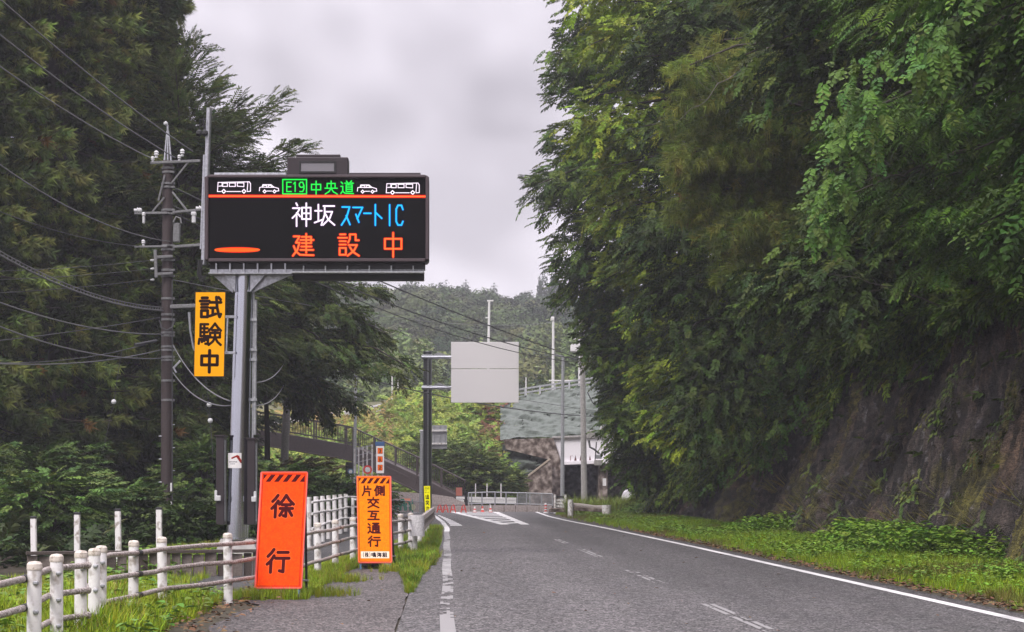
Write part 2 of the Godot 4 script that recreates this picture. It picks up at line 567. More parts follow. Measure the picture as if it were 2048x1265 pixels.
func land(x: float, d: float) -> float:
	var y := -0.03
	if x < -4.0:
		y -= 0.5 * hsh(-x, 5.0, 8.5) * hsh(d, 70, 40)
		y += 9.0 * hsh(-x, 9, 30) * hsh(d, 62, 100) * (1.0 - 0.75 * hsh(d, 150, 260))
	if x > 9.2 and d < 118:
		var w := wall_top(d)
		y += w * hsh(x, 10.4, 12.2) + maxf(0, x - 11.6) * 0.6 * hsh(d, 118, 92)
		y -= 0.3 * hsh(x, 9.6, 10.4)
	return y

func hill(x: float, d: float) -> float:
	var ridge := 31.0 + 6.0 * hsh(-x, -10, 50) + 3.0 * noise.get_noise_2d(x * 2.0, 40.0)
	var k := hsh(d, 160, 370)
	return 5.0 + (ridge - 5.0) * pow(k, 0.85) + 1.5 * noise.get_noise_2d(x * 3, d * 3)

func line_right(d: float) -> float:   # the right edge line, off the left one
	var k := [[0.0, 6.0], [20.5, 5.92], [26.5, 5.83], [35.0, 5.71], [47.0, 5.52], [65.0, 5.1], [76.0, 4.72], [87.0, 4.5], [105.0, 4.6]]
	for i in k.size() - 1:
		if d <= k[i + 1][0]:
			return lerpf(k[i][1], k[i + 1][1], clampf((d - k[i][0]) / (k[i + 1][0] - k[i][0]), 0, 1))
	return 4.6

func line_left(d: float) -> float:
	return -0.75 * pow(clampf((d - 63.0) / 32.0, 0, 1.4), 1.5)

func set_stage() -> void:
	var cam := Camera3D.new()
	cam.name = "camera"
	cam.projection = Camera3D.PROJECTION_FRUSTUM
	cam.set_frustum(1265.0 / F * 0.2, Vector2(131.0 / F * 0.2, 337.5 / F * 0.2), 0.2, 1500.0)
	cam.position = Vector3(0, 1.4, 0)
	cam.current = true
	add_child(cam)

	# overcast sky: brighter towards the zenith, soft streaks of cloud, the same all round
	var W := 1024
	var H := 512
	var sky := Image.create(W, H, false, Image.FORMAT_RGBF)
	var cn := FastNoiseLite.new()
	cn.seed = 11
	cn.frequency = 0.9
	cn.fractal_octaves = 4
	cn.fractal_gain = 0.42
	for y in H:
		var el := (0.5 - (y + 0.5) / H) * PI
		var sy := sin(el)
		var b := 0.455 + 0.1 * exp(-maxf(el, 0.0) / 0.09) + 1.9 * maxf(sy - 0.13, 0.0) * hsh(sy, 0.1, 0.4)
		for x in W:
			var c := Color(0.16, 0.16, 0.15)
			if el > -0.03:
				var az := ((x + 0.5) / W - 0.5) * TAU
				var k := cos(el) / (maxf(sy, 0.0) + 0.3)
				var px := sin(az) * k
				var pz := -cos(az) * k
				var q := cn.get_noise_3d(px * 4.5 + 0.6 * pz, pz * 3.0, 5.0)
				var q2 := cn.get_noise_3d(px * 13.0, pz * 6.0 + px * 4.0, 9.0)
				var v := b * (1.0 + SKY_VARY * q + SKY_VARY * 0.4 * q2 * hsh(el, 0.0, 0.15))
				c = Color(v * 1.015, v * 0.955, v * 1.03)
			sky.set_pixel(x, y, c)
	var pan := PanoramaSkyMaterial.new()
	pan.panorama = ImageTexture.create_from_image(sky)
	var env := Environment.new()
	env.background_mode = Environment.BG_SKY
	env.sky = Sky.new()
	env.sky.sky_material = pan
	env.tonemap_mode = Environment.TONE_MAPPER_LINEAR
	env.tonemap_exposure = 1.68
	env.fog_enabled = true
	env.fog_density = 0.00065
	env.fog_light_color = Color(0.86, 0.86, 0.9)
	env.sdfgi_enabled = true
	env.ssao_enabled = true
	env.ssil_enabled = true
	var we := WorldEnvironment.new()
	we.name = "environment"
	we.environment = env
	add_child(we)

	var sun := DirectionalLight3D.new()
	sun.name = "sun"
	sun.light_energy = 0.5
	sun.light_angular_distance = 14.0
	sun.light_color = Color(1.0, 0.98, 0.95)
	sun.shadow_enabled = true
	sun.rotation_degrees = Vector3(-48, -32, 0)
	add_child(sun)

const SKY_VARY := 0.85

func make_materials() -> void:
	var mott := noise_tex(0.02, Color(0.84, 0.84, 0.84), Color(1, 1, 1), 5, 512)
	var grime := noise_tex(0.012, Color(0.45, 0.42, 0.38), Color(1, 1, 1), 5, 512, FastNoiseLite.TYPE_SIMPLEX_SMOOTH, 4)
	var fine := noise_tex(0.11, Color(0.6, 0.6, 0.6), Color(1, 1, 1), 3, 512, FastNoiseLite.TYPE_SIMPLEX, 8)
	M.mott = mott
	M.bark = mat(0.075, 0.06, 0.052, 0.95, 0, fine, 0.7)
	M.leaf = leaf_mat(0.55, 0.45)
	M.needle = leaf_mat(0.65, 0.25)
	M.grass = leaf_mat(0.6, 0.5)
	M.steel = mat(0.55, 0.56, 0.6, 0.32, 0.85, mott, 0.8)
	M.steel_dull = mat(0.40, 0.41, 0.43, 0.55, 0.35, mott, 0.8)
	M.cabinet = mat(0.035, 0.026, 0.03, 0.42, 0.2)
	M.black = mat(0.012, 0.011, 0.012, 0.5)
	M.rubber = mat(0.02, 0.02, 0.022, 0.7)
	M.white = mat(0.78, 0.77, 0.77, 0.55, 0, mott, 0.5)
	M.white_old = mat(0.76, 0.74, 0.74, 0.55, 0, noise_tex(0.01, Color(0.62, 0.58, 0.54), Color(1, 1, 1), 5, 512, FastNoiseLite.TYPE_SIMPLEX_SMOOTH, 44), 0.9)
	var wo: NoiseTexture2D = M.white_old.albedo_texture
	wo.color_ramp.offsets = PackedFloat32Array([0.08, 0.42])
	M.rail_old = mat(0.7, 0.64, 0.62, 0.6, 0, noise_tex(0.02, Color(0.34, 0.3, 0.27), Color(1, 1, 1), 5, 512, FastNoiseLite.TYPE_SIMPLEX_SMOOTH, 14), 0.35)
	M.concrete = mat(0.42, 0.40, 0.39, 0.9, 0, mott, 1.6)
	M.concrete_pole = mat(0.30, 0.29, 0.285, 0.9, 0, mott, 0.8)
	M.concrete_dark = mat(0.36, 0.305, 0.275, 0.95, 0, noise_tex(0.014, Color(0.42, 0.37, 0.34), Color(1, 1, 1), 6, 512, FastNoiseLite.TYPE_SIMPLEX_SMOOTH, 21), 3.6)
	M.pole_brown = mat(0.045, 0.03, 0.03, 0.7, 0, mott, 1.0)
	M.wire = mat(0.05, 0.05, 0.055, 0.6)
	M.wire_pale = mat(0.13, 0.13, 0.135, 0.5)
	M.pole_iron = mat(0.2, 0.2, 0.205, 0.55, 0.3, mott, 0.8)
	M.porcelain = mat(0.55, 0.55, 0.56, 0.3)
	M.blue_paint = mat(0.08, 0.16, 0.26, 0.6)
	M.red_frame = mat(0.75, 0.1, 0.09, 0.5)
	M.red = mat(0.62, 0.05, 0.04, 0.5)
	M.green_plastic = mat(0.03, 0.3, 0.2, 0.5)
	M.brown_steel = mat(0.055, 0.038, 0.038, 0.6, 0, mott, 1.5)
	M.plank = mat(0.11, 0.085, 0.075, 0.95, 0, fine, 0.9)
	M.sheet = mat(0.8, 0.77, 0.79, 0.4)
	M.earth = mat(0.06, 0.045, 0.03, 1.0, 0, grime, 2.5)

	S.broad = spray_broad(6, 0.5, 0.15, 0.08, 0.22)
	S.fern = spray_broad(8, 0.55, 0.14, 0.045, 0.25)
	S.big = spray_broad(4, 0.42, 0.15, 0.10, 0.4)
	S.cedar = spray_needle(52, 0.36, 0.2, 0.04, 0.8)
	S.pine = spray_needle(46, 0.3, 0.2, 0.014, 0.9)
	S.grass = tuft_grass(16, 0.3, 0.012, 0.12)
	S.tall = tuft_grass(16, 0.9, 0.02, 0.2)
	S.weed = weed_mesh(9, 0.22, 0.13, 0.085)
	S.can1 = canopy_mesh(1300, 0.85, 0.105, 1)
	S.can2 = canopy_mesh(1300, 1.1, 0.1, 2)
	S.can3 = canopy_mesh(1100, 1.9, 0.11, 3)

# ---------------------------------------------------------------- the setting
func build_ground() -> void:
	var xs := [-500.0, -250.0, -120.0, -80.0, -60.0, -48.0, -40.0, -34.0, -29.0, -25.0, -21.0, -18.0, -15.5, -13.5, -12.0, -10.5, -9.0, -8.0, -7.0, -6.0, -5.0, -4.0, -3.0, -2.0, 0.0, 2.0, 4.0, 6.0, 7.0, 8.0, 8.8, 9.3, 9.8, 10.3, 10.8, 11.3, 12.0, 13.0, 15.0, 17.0, 20.0, 24.0, 29.0, 36.0, 48.0, 70.0, 120.0, 250.0, 500.0]
	var ds := [-200.0, -60.0, -20.0, 0.0]
	for i in 64: ds.append(4.0 + i * 2.0)
	for e in [136.0, 145.0, 155.0, 165.0, 180.0, 210.0, 250.0, 300.0, 360.0, 450.0, 600.0, 900.0]: ds.append(e)
	var p := []
	var col := PackedColorArray()
	for d: float in ds:
		for x: float in xs:
			p.append(Vector3(x, land(x, d) + 0.05 * noise.get_noise_2d(x * 20, d * 20) * (1.0 if x < -3.0 or x > 6.5 else 0.0), -d))
			var k := noise.get_noise_2d(x * 12, d * 12)
			col.append(Color(0.055, 0.05, 0.026).lerp(Color(0.05, 0.035, 0.022), clampf(k + 0.5, 0, 1)))
	var g := MB.new()
	g.grid(p, xs.size(), Vector3.UP, col)
	struct("ground", g, vmat(1.0, M.mott, 1.5))

	# asphalt: aggregate from a fine speckle, worn wheel tracks and patches as colours of the sheet itself
	var sp := Image.create(1024, 1024, false, Image.FORMAT_RGB8)
	var bm := Image.create(1024, 1024, false, Image.FORMAT_RGB8)
	var gr := FastNoiseLite.new()
	gr.noise_type = FastNoiseLite.TYPE_VALUE
	gr.frequency = 0.42
	gr.fractal_octaves = 2
	for y in 1024:
		for x in 1024:
			var q := gr.get_noise_2d(x, y)
			var q2 := gr.get_noise_2d(x * 0.3 + 500, y * 0.3)
			var v := clampf(0.6 + 1.05 * q + 0.34 * q2 + (0.2 if rng.randf() > 0.96 else 0.0), 0.12, 1.0)
			sp.set_pixel(x, y, Color(v, v * 0.985, v * 0.985))
			bm.set_pixel(x, y, Color(v, v, v))
	var asp := StandardMaterial3D.new()
	asp.albedo_texture = ImageTexture.create_from_image(sp)
	asp.vertex_color_use_as_albedo = true
	asp.roughness = 0.82
	asp.uv1_triplanar = true
	asp.uv1_world_triplanar = true
	asp.uv1_scale = Vector3.ONE / 6.4
	asp.heightmap_enabled = true
	asp.heightmap_texture = ImageTexture.create_from_image(bm)
	asp.heightmap_scale = 1.2
	M.asphalt = asp
	var rp := []
	var rc := PackedColorArray()
	var w := 40
	var d := -14.0
	while d < 112.0:
		var xl := -0.48 + minf(0.0, line_left(d)) - 5.0 * hsh(d, 84, 98)
		var xr := line_right(maxf(d, 0)) + 0.34 + 0.06 * noise2.get_noise_2d(d * 30, 3) + 3.0 * hsh(d, 96, 104)
		for i in w:
			var x := lerpf(xl, xr, i / (w - 1.0))
			rp.append(Vector3(x, 0.0, -d))
			var k := 0.2
			var track := exp(-pow((x - 0.95) / 0.32, 2)) + exp(-pow((x - 2.3) / 0.32, 2)) + exp(-pow((x - 3.7) / 0.34, 2)) + exp(-pow((x - 5.0) / 0.34, 2))
			k *= 1.0 - 0.14 * track
			k *= 1.0 - 0.24 * hsh(x + 0.5 * noise2.get_noise_2d(d * 2.5, 9), 2.95, 3.3) * hsh(d, 14, 30)
			k *= 1.0 + 0.3 * noise2.get_noise_2d(x * 11, d * 1.4) + 0.12 * noise2.get_noise_2d(x * 30, d * 14 + 70)
			k *= 1.0 - 0.3 * hsh(x, xr - 0.35, xr)
			var crack := absf(noise2.get_noise_2d(x * 9 + 300, d * 5.0 + 40))
			k *= 1.0 - 0.22 * hsh(crack, 0.02, 0.0) * hsh(noise2.get_noise_2d(x * 4, d * 2 + 900), 0.05, 0.2)
			rc.append(Color(k * 1.03, k * 0.985, k * 0.995))
		d += 0.7 if d < 60 else 1.6
	var rm := MB.new()
	rm.grid(rp, w, Vector3.UP, rc)
	struct("road", rm, asp)

	# the shoulder, a darker and browner sheet left of the seam
	rp = []
	rc = PackedColorArray()
	w = 26
	d = 6.0
	while d < 62.0:
		var xr := -0.5 + 0.025 * noise2.get_noise_2d(d * 60, 21)
		var xl := -2.42 + 0.25 * noise2.get_noise_2d(d * 16, 5) + 1.35 * hsh(d, 27, 41)
		if d < 24.0: xl += 0.12
		for i in w:
			var x := lerpf(xl, xr, i / (w - 1.0))
			rp.append(Vector3(x, -0.012, -d))
			var k := 0.17 * (1.0 + 0.35 * noise2.get_noise_2d(x * 14, d * 8)) * (1.0 - 0.3 * hsh(x, xl + 0.5, xl))
			rc.append(Color(k * 1.08, k * 0.97, k * 0.95))
		d += 0.5
	var sm := MB.new()
	sm.grid(rp, w, Vector3.UP, rc)
	struct("shoulder", sm, asp)
	# the footway behind the fence
	rp = []
	rc = PackedColorArray()
	d = 26.0
	while d < 70.0:
		for i in 8:
			var x := lerpf(-4.1, -1.9 + 1.0 * hsh(d, 30, 42), i / 7.0)
			rp.append(Vector3(x, -0.016, -d))
			var k := 0.1 * (1.0 + 0.3 * noise2.get_noise_2d(x * 12, d * 8))
			rc.append(Color(k, k, k))
		d += 1.0
	var fm := MB.new()
	fm.grid(rp, 8, Vector3.UP, rc)
	struct("footway", fm, asp)

	build_markings()

func paint_strip(mb: MB, pts: Array, w0: float, y: float, wear: float, sd: float) -> void:   # pts: (x, d); a worn stripe broken into flakes
	for i in pts.size() - 1:
		var a: Vector2 = pts[i]
		var b: Vector2 = pts[i + 1]
		var n := maxi(1, int(a.distance_to(b) / 0.12))
		for j in n:
			var p := a.lerp(b, float(j) / n)
			var q := a.lerp(b, float(j + 1) / n)
			for k in 4:
				var x0 := -w0 * 0.5 + w0 * k / 4.0
				var x1 := x0 + w0 / 4.0
				var v := noise2.get_noise_2d((p.x + x0) * 160 + sd, p.y * 60) * 0.6 + noise2.get_noise_2d((p.x + x0) * 12 + sd, p.y * 7) * 0.6
				if v > 1.45 - wear: continue
				var tone := clampf(0.64 - maxf(0.0, v + 0.2) * 0.6 * wear * 1.5 - maxf(0.0, wear - 0.7) * 0.85, 0.22, 0.64)
				mb.quad(Vector3(p.x + x0, y, -p.y), Vector3(p.x + x1, y, -p.y), Vector3(q.x + x1, y, -q.y), Vector3(q.x + x0, y, -q.y), Vector3.UP, Color(tone, tone * 0.98, tone * 0.98))

func build_markings() -> void:
	var pm := vmat(0.7)
	var left := MB.new()
	var pts := []
	for i in 35: pts.append(Vector2(0.01 + line_left(14 + i * 2.4) + 0.012 * sin(i * 1.3), 14 + i * 2.4))
	paint_strip(left, pts.slice(0, 8), 0.15, 0.005, 1.36, 0)
	paint_strip(left, pts.slice(7, 20), 0.15, 0.005, 1.12, 0)
	paint_strip(left, pts.slice(19), 0.16, 0.005, 0.35, 3)
	struct("edge_line", left, pm)
	var right := MB.new()
	pts = []
	for i in 44: pts.append(Vector2(line_right(12 + i * 2.1), 12 + i * 2.1))
	paint_strip(right, pts, 0.15, 0.005, 0.4, 40)
	struct("edge_line", right, pm)
	for e: Array in [[17.5, 23.4, 3.05, 1.55], [28.4, 33.3, 2.97, 1.32], [38.2, 43.2, 2.9, 1.45], [47.4, 51.0, 2.8, 1.45]]:
		var c := MB.new()
		for s: float in [-0.045, 0.05]:
			paint_strip(c, [Vector2(e[2] + s + 0.06, e[0]), Vector2(e[2] + s, e[1])], 0.06, 0.005, e[3], e[0])
		struct("centre_line", c, pm)
	# zebra wedge in the middle and the cross-hatched bay beside the left line
	var z := MB.new()
	var near_l := Vector2(2.05, 70.0)
	var near_r := Vector2(2.75, 70.0)
	var far_l := Vector2(0.3, 103.0)
	var far_r := Vector2(2.5, 102.0)
	paint_strip(z, [near_l, far_l], 0.32, 0.005, 0.3, 1)
	paint_strip(z, [near_r, far_r], 0.3, 0.005, 0.3, 2)
	for i in 8:
		var k := (i + 0.2) / 8.0
		var a := near_l.lerp(far_l, k)
		var b := near_r.lerp(far_r, minf(k + 0.06, 1.0))
		z.quad(Vector3(a.x, 0.009, -a.y), Vector3(b.x, 0.009, -b.y), Vector3(b.x, 0.009, -b.y - 1.7), Vector3(a.x, 0.009, -a.y - 1.7), Vector3.UP, Color(0.6, 0.59, 0.59))
	struct("zebra_marking", z, pm)
	var h := MB.new()
	for i in 9:
		var d := 68.0 + i * 2.6
		var x := line_left(d) + 0.17
		var wd := 0.42 * (1.0 - i / 12.0)
		h.quad(Vector3(x, 0.006, -d), Vector3(x + wd, 0.006, -d), Vector3(x + wd - 0.06, 0.006, -d - 1.9), Vector3(x, 0.006, -d - 1.9), Vector3.UP, Color(0.6, 0.59, 0.59))
	struct("hatch_marking", h, pm)

# ---------------------------------------------------------------- the LED sign
func led_picture() -> Image:
	var im := Image.create(860, 320, false, Image.FORMAT_RGB8)
	im.fill(Color(0.022, 0.018, 0.022))
	for y in range(0, 320, 4):   # the seams between rows of lamps
		for x in 860:
			im.set_pixel(x, y, Color(0.034, 0.028, 0.033))
	var W := Color(1, 0.93, 1)
	var G := Color(0.12, 0.95, 0.3)
	var R := Color(1, 0.1, 0.03)
	var ox := -145.0
	var oy := -300.0
	for b: Array in [[215.0, 326.0], [1553.0, 336.0]]:   # two buses, two cars
		shape(im, "2 10 96 4 100 20 100 86 90 88/2 10 0 88 10 88/28 88 70 88/14 14 14 40 4 42/18 16 30 16 30 44 16 44 16 20/36 15 54 15 54 44 36 44 36 15/60 14 80 14 80 46 60 42 60 14/92 6 90 80", (b[0] + ox) / 2, (b[1] + oy) / 2, 131, 46, 3.4, W)
		for wx: float in [50.0, 210.0]:
			shape(im, "50 0 100 50 50 100 0 50 50 0", (b[0] + ox + wx - 15) / 2, (b[1] + oy + 64) / 2, 15, 15, 4.0, W)
	for b: Array in [[547.0, 350.0], [1324.0, 352.0]]:
		shape(im, "0 84 2 40 14 34 18 4 60 4 74 34 98 52 100 84 86 86/18 36 20 14 38 14 38 40/46 14 58 14 68 36 46 36 46 14/38 86 64 86/14 36 74 38", (b[0] + ox) / 2, (b[1] + oy) / 2, 77, 31, 3.2, W)
		for wx: float in [30.0, 108.0]:
			shape(im, "50 0 100 50 50 100 0 50 50 0", (b[0] + ox + wx) / 2, (b[1] + oy + 44) / 2, 12, 12, 3.6, W)
	for pass_ in 2:  # first pass paints a wide dim glow halo, second the bright core
		var g := Color(0.0, 0.42, 0.1) if pass_ == 0 else G
		var wd := 7.0 if pass_ == 0 else 3.6
		shape(im, "0 0 100 0 100 100 0 100 0 0", (733 + ox) / 2, (312 + oy) / 2, 94, 57, wd, g)
		glyph(im, "E", (758 + ox) / 2, (330 + oy) / 2, 24, 40, wd, g)
		glyph(im, "1", (806 + ox) / 2, (330 + oy) / 2, 22, 40, wd, g)
		glyph(im, "9", (856 + ox) / 2, (330 + oy) / 2, 26, 40, wd, g)
		glyph(im, "中", (945 + ox) / 2, (318 + oy) / 2, 52, 57, wd, g)
		glyph(im, "央", (1060 + ox) / 2, (318 + oy) / 2, 56, 57, wd, g)
		glyph(im, "道", (1186 + ox) / 2, (318 + oy) / 2, 56, 57, wd, g)
		var r := Color(0.8, 0.0, 0.0) if pass_ == 0 else Color(1, 0.42, 0.2)
		ink(im, [Vector2(0, (443 + oy) / 2), Vector2(860, (446 + oy) / 2)], 13.0 if pass_ == 0 else 6.5, r)
		var wd2 := 11.0 if pass_ == 0 else 6.2
		var w := Color(0.25, 0.16, 0.3) if pass_ == 0 else W
		glyph(im, "神", (803 + ox) / 2, (492 + oy) / 2, 82, 98, wd2, w)
		glyph(im, "坂", (982 + ox) / 2, (496 + oy) / 2, 83, 94, wd2, w)
		var c := Color(0.0, 0.14, 0.45) if pass_ == 0 else Color(0.1, 0.72, 1.0)
		glyph(im, "ス", (1192 + ox) / 2, (506 + oy) / 2, 42, 86, wd2, c)
		glyph(im, "マ", (1286 + ox) / 2, (506 + oy) / 2, 42, 86, wd2, c)
		glyph(im, "ー", (1374 + ox) / 2, (540 + oy) / 2, 30, 40, wd2, c)
		glyph(im, "ト", (1440 + ox) / 2, (506 + oy) / 2, 44, 86, wd2, c)
		glyph(im, "I", (1556 + ox) / 2, (508 + oy) / 2, 24, 86, wd2, c)
		glyph(im, "C", (1622 + ox) / 2, (510 + oy) / 2, 36, 84, wd2, c)
		var o := Color(0.75, 0.02, 0.0) if pass_ == 0 else Color(1.0, 0.44, 0.18)
		glyph(im, "建", (806 + ox) / 2, (736 + oy) / 2, 88, 96, wd2, o)
		glyph(im, "設", (1166 + ox) / 2, (732 + oy) / 2, 88, 96, wd2, o)
		glyph(im, "中", (1514 + ox) / 2, (724 + oy) / 2, 94, 104, wd2, o)
		for i in 60:   # a long flat ellipse of lit lamps
			var q := i / 29.5 - 1.0
			var hh := sqrt(maxf(0.0, 1.0 - q * q))
			ink(im, [Vector2((372 + ox) / 2 + q * 88, (870 + oy) / 2 - hh * (9.0 if pass_ == 0 else 6.0)), Vector2((372 + ox) / 2 + q * 88, (870 + oy) / 2 + hh * (9.0 if pass_ == 0 else 6.0))], 5.0, Color(0.85, 0.05, 0.0) if pass_ == 0 else Color(1, 0.36, 0.08))
	return im

func build_led_sign() -> void:
	var d := 37.8
	var base := at(476, 1118, d)
	base.y = -0.05
	var t := thing("message_sign", "large black LED message board on a galvanized pole showing construction text in colour", "road sign", base)
	var pole := MB.new()
	var top := at(488, 548, d)
	pole.tube([Vector3(base.x - 0.02, 0.2, -d), Vector3(top.x, top.y, -d)], [0.215, 0.165], 28)
	pole.lathe(Vector3(base.x - 0.02, 0.36, -d), [Vector2(0.36, 0), Vector2(0.36, 0.03), Vector2(0.22, 0.03)], 20)
	var galv := mat(0.56, 0.58, 0.64, 0.16, 1.0)
	part(t, "pole", pole, galv)
	var cb := MB.new()
	var cx := base.x
	var pts := [0.42, 0.34]
	for i in 4:
		var sx: float = [-1, 1, 1, -1][i]
		var sz: float = [1, 1, -1, -1][i]
		var sx2: float = [1, 1, -1, -1][i]
		var sz2: float = [1, -1, -1, 1][i]
		cb.quad(Vector3(cx + sx * 0.44, 0.0, -d + sz * 0.44), Vector3(cx + sx2 * 0.44, 0.0, -d + sz2 * 0.44), Vector3(cx + sx2 * 0.3, 0.38, -d + sz2 * 0.3), Vector3(cx + sx * 0.3, 0.38, -d + sz * 0.3), Vector3(sx + sx2, 0.3, sz + sz2))
	cb.quad(Vector3(cx - 0.3, 0.38, -d + 0.3), Vector3(cx + 0.3, 0.38, -d + 0.3), Vector3(cx + 0.3, 0.38, -d - 0.3), Vector3(cx - 0.3, 0.38, -d - 0.3), Vector3.UP)
	cb.box(Vector3(cx, -0.02, -d), Vector3(1.0, 0.1, 1.0), Basis.IDENTITY, Color.WHITE, 0.02)
	part(t, "concrete_base", cb, M.concrete)

	# cabinet with rounded corners
	var df := 37.5
	var a := at(409, 524, df)
	var b := at(858, 350, df)
	var rad := 0.07
	var poly := PackedVector2Array()
	for q: Array in [[b.x, b.y, 0], [a.x, b.y, 1], [a.x, a.y, 2], [b.x, a.y, 3]]:
		var mid := Vector2((a.x + b.x) / 2, (a.y + b.y) / 2)
		var cc := Vector2(q[0] - signf(q[0] - mid.x) * rad, q[1] - signf(q[1] - mid.y) * rad)
		for k in 5:
			var an: float = (q[2] + k / 4.0) * PI / 2
			poly.append(cc + Vector2(cos(an), sin(an)) * rad)
	var cab := MB.new()
	cab.prism(poly, Vector3(0, 0, -df - 0.04), Vector3.RIGHT, Vector3.UP, Vector3(0, 0, -0.5))
	part(t, "cabinet", cab, M.cabinet)
	var s0 := at(416.5, 517.5, df)
	var s1 := at(851, 356, df)
	var fr := MB.new()
	for e: Array in [[a.x, s0.x, a.y, b.y], [s1.x, b.x, a.y, b.y]]:
		fr.box(Vector3((e[0] + e[1]) / 2, (e[2] + e[3]) / 2, -df), Vector3(e[1] - e[0], e[3] - e[2] - 0.07, 0.08), Basis.IDENTITY, Color.WHITE, 0.012)
	fr.box(Vector3((a.x + b.x) / 2, (s1.y + b.y) / 2, -df), Vector3(s1.x - s0.x, b.y - s1.y, 0.075), Basis.IDENTITY, Color.WHITE, 0.012)
	fr.box(Vector3((a.x + b.x) / 2, (s0.y + a.y) / 2, -df), Vector3(s1.x - s0.x, s0.y - a.y, 0.075), Basis.IDENTITY, Color.WHITE, 0.012)
	part(t, "frame", fr, mat(0.07, 0.05, 0.056, 0.4, 0.2))
	var sc := MB.new()
	sc.face(Vector3(s0.x, s1.y, -df - 0.02), Vector3(s1.x, s1.y, -df - 0.02), Vector3(s1.x, s0.y, -df - 0.02), Vector3(s0.x, s0.y, -df - 0.02), Vector3.BACK)
	var em := StandardMaterial3D.new()
	em.albedo_color = Color(0.02, 0.018, 0.02)
	em.metallic_specular = 0.2
	em.roughness = 0.6
	em.emission_enabled = true
	em.emission = Color.BLACK
	em.emission_texture = ImageTexture.create_from_image(led_picture())
	em.emission_energy_multiplier = 0.95
	em.texture_repeat = false
	part(t, "screen", sc, em)

	var tb := MB.new()
	var p0 := at(574, 352, df)
	var p1 := at(696, 314, df)
	tb.box(Vector3((p0.x + p1.x) / 2, (p0.y + p1.y) / 2, -df - 0.25), Vector3(p1.x - p0.x, p1.y - p0.y, 0.46), Basis.IDENTITY, Color.WHITE, 0.015)
	var c0 := at(592, 314, df)
	var c1 := at(680, 308.5, df)
	tb.box(Vector3((c0.x + c1.x) / 2, (c0.y + c1.y) / 2 + 0.002, -df - 0.25), Vector3(c1.x - c0.x, c1.y - c0.y + 0.004, 0.4), Basis.IDENTITY, Color.WHITE, 0.01)
	var bx := part(t, "sensor_box", tb, M.cabinet)
	var wn := MB.new()
	var w0 := at(601, 343.5, df)
	var w1 := at(668, 324.5, df)
	wn.box(Vector3((w0.x + w1.x) / 2, (w0.y + w1.y) / 2, -df - 0.02), Vector3(w1.x - w0.x, w1.y - w0.y, 0.02), Basis.IDENTITY, Color.WHITE, 0.005)
	part(bx, "window", wn, mat(0.2, 0.19, 0.21, 0.15))
	var wf := MB.new()
	for s: float in [-1, 1]:
		wf.box(Vector3((w0.x + w1.x) / 2, (w0.y + w1.y) / 2 + s * (w1.y - w0.y) * 0.55, -df - 0.008), Vector3(w1.x - w0.x + 0.06, 0.03, 0.03))
		wf.box(Vector3((w0.x + w1.x) / 2 + s * ((w1.x - w0.x) * 0.5 + 0.016), (w0.y + w1.y) / 2, -df - 0.009), Vector3(0.03, (w1.y - w0.y), 0.03))
	part(bx, "window_frame", wf, M.black)
	for e: Array in [[427.0, 572.0, 343.0, M.steel], [698.0, 841.0, 346.5, M.cabinet]]:
		var tr := MB.new()
		var q0 := at(e[0], e[2], df)
		var q1 := at(e[1], e[2], df)
		tr.box(Vector3((q0.x + q1.x) / 2, b.y + 0.025, -df - 0.2), Vector3(q1.x - q0.x, 0.05, 0.28), Basis.IDENTITY, Color.WHITE, 0.008)
		part(t, "top_rail", tr, e[3])

	# beams and gussets under the cabinet
	for e: Array in [[417.0, 583.0, 527.0, 547.0, M.steel], [584.0, 848.0, 532.0, 545.0, M.steel_dull]]:
		var m0 := MB.new()
		var q0 := at(e[0], e[3], df)
		var q1 := at(e[1], e[2], df)
		m0.box(Vector3((q0.x + q1.x) / 2, (q0.y + q1.y) / 2, -df - 0.2), Vector3(q1.x - q0.x, q1.y - q0.y, 0.06))
		m0.box(Vector3((q0.x + q1.x) / 2, q0.y, -df - 0.13), Vector3(q1.x - q0.x + 0.01, 0.03, 0.3), Basis.IDENTITY, Color.WHITE, 0.006)
		for i in 6:
			m0.box(Vector3(lerpf(q0.x, q1.x, (i + 0.5) / 6), (q0.y + q1.y) / 2 + 0.01, -df - 0.13), Vector3(0.025, q1.y - q0.y, 0.12))
		part(t, "beam", m0, e[4])
	var lo := MB.new()
	var l0 := at(584, 558, df)
	var l1 := at(848, 545, df)
	lo.box(Vector3((l0.x + l1.x) / 2, (l0.y + l1.y) / 2, -df - 0.35), Vector3(l1.x - l0.x, l1.y - l0.y, 0.3), Basis.IDENTITY, Color.WHITE, 0.01)
	lo.box(Vector3((a.x + b.x) / 2, a.y - 0.06, -df - 0.3), Vector3(b.x - a.x - 0.15, 0.12, 0.3))
	part(t, "underframe", lo, M.black)
	for e: Array in [[425.0, 466.0], [582.0, 505.0], [450.0, 472.0], [533.0, 502.0]]:
		var g := MB.new()
		var up0 := at(e[0], 549, d)
		var up1 := at(e[1], 549, d)
		var dn := at(e[1] - 1.0, 585, d)
		var sz := 0.0 if e == [425.0, 466.0] or e == [582.0, 505.0] else 0.14
		g.prism(PackedVector2Array([Vector2(up0.x, up0.y), Vector2(up1.x, up1.y), Vector2(dn.x, dn.y)]), Vector3(0, 0, -d + sz), Vector3.RIGHT, Vector3.UP, Vector3(0, 0, -0.02))
		g.bar(Vector3(up0.x, up0.y, -d + sz), Vector3(dn.x, dn.y, -d + sz), 0.08, 0.02)
		part(t, "gusset", g, M.steel)
	# mast behind, cable loops, conduit
	var ms := MB.new()
	var m1 := at(418, 216, 38.3)
	var m2 := at(407, 530, 38.3)
	ms.tube([m2, Vector3(lerpf(m2.x, m1.x, 0.5), (m1.y + m2.y) / 2, m1.z), m1], [0.055, 0.055, 0.05], 12)
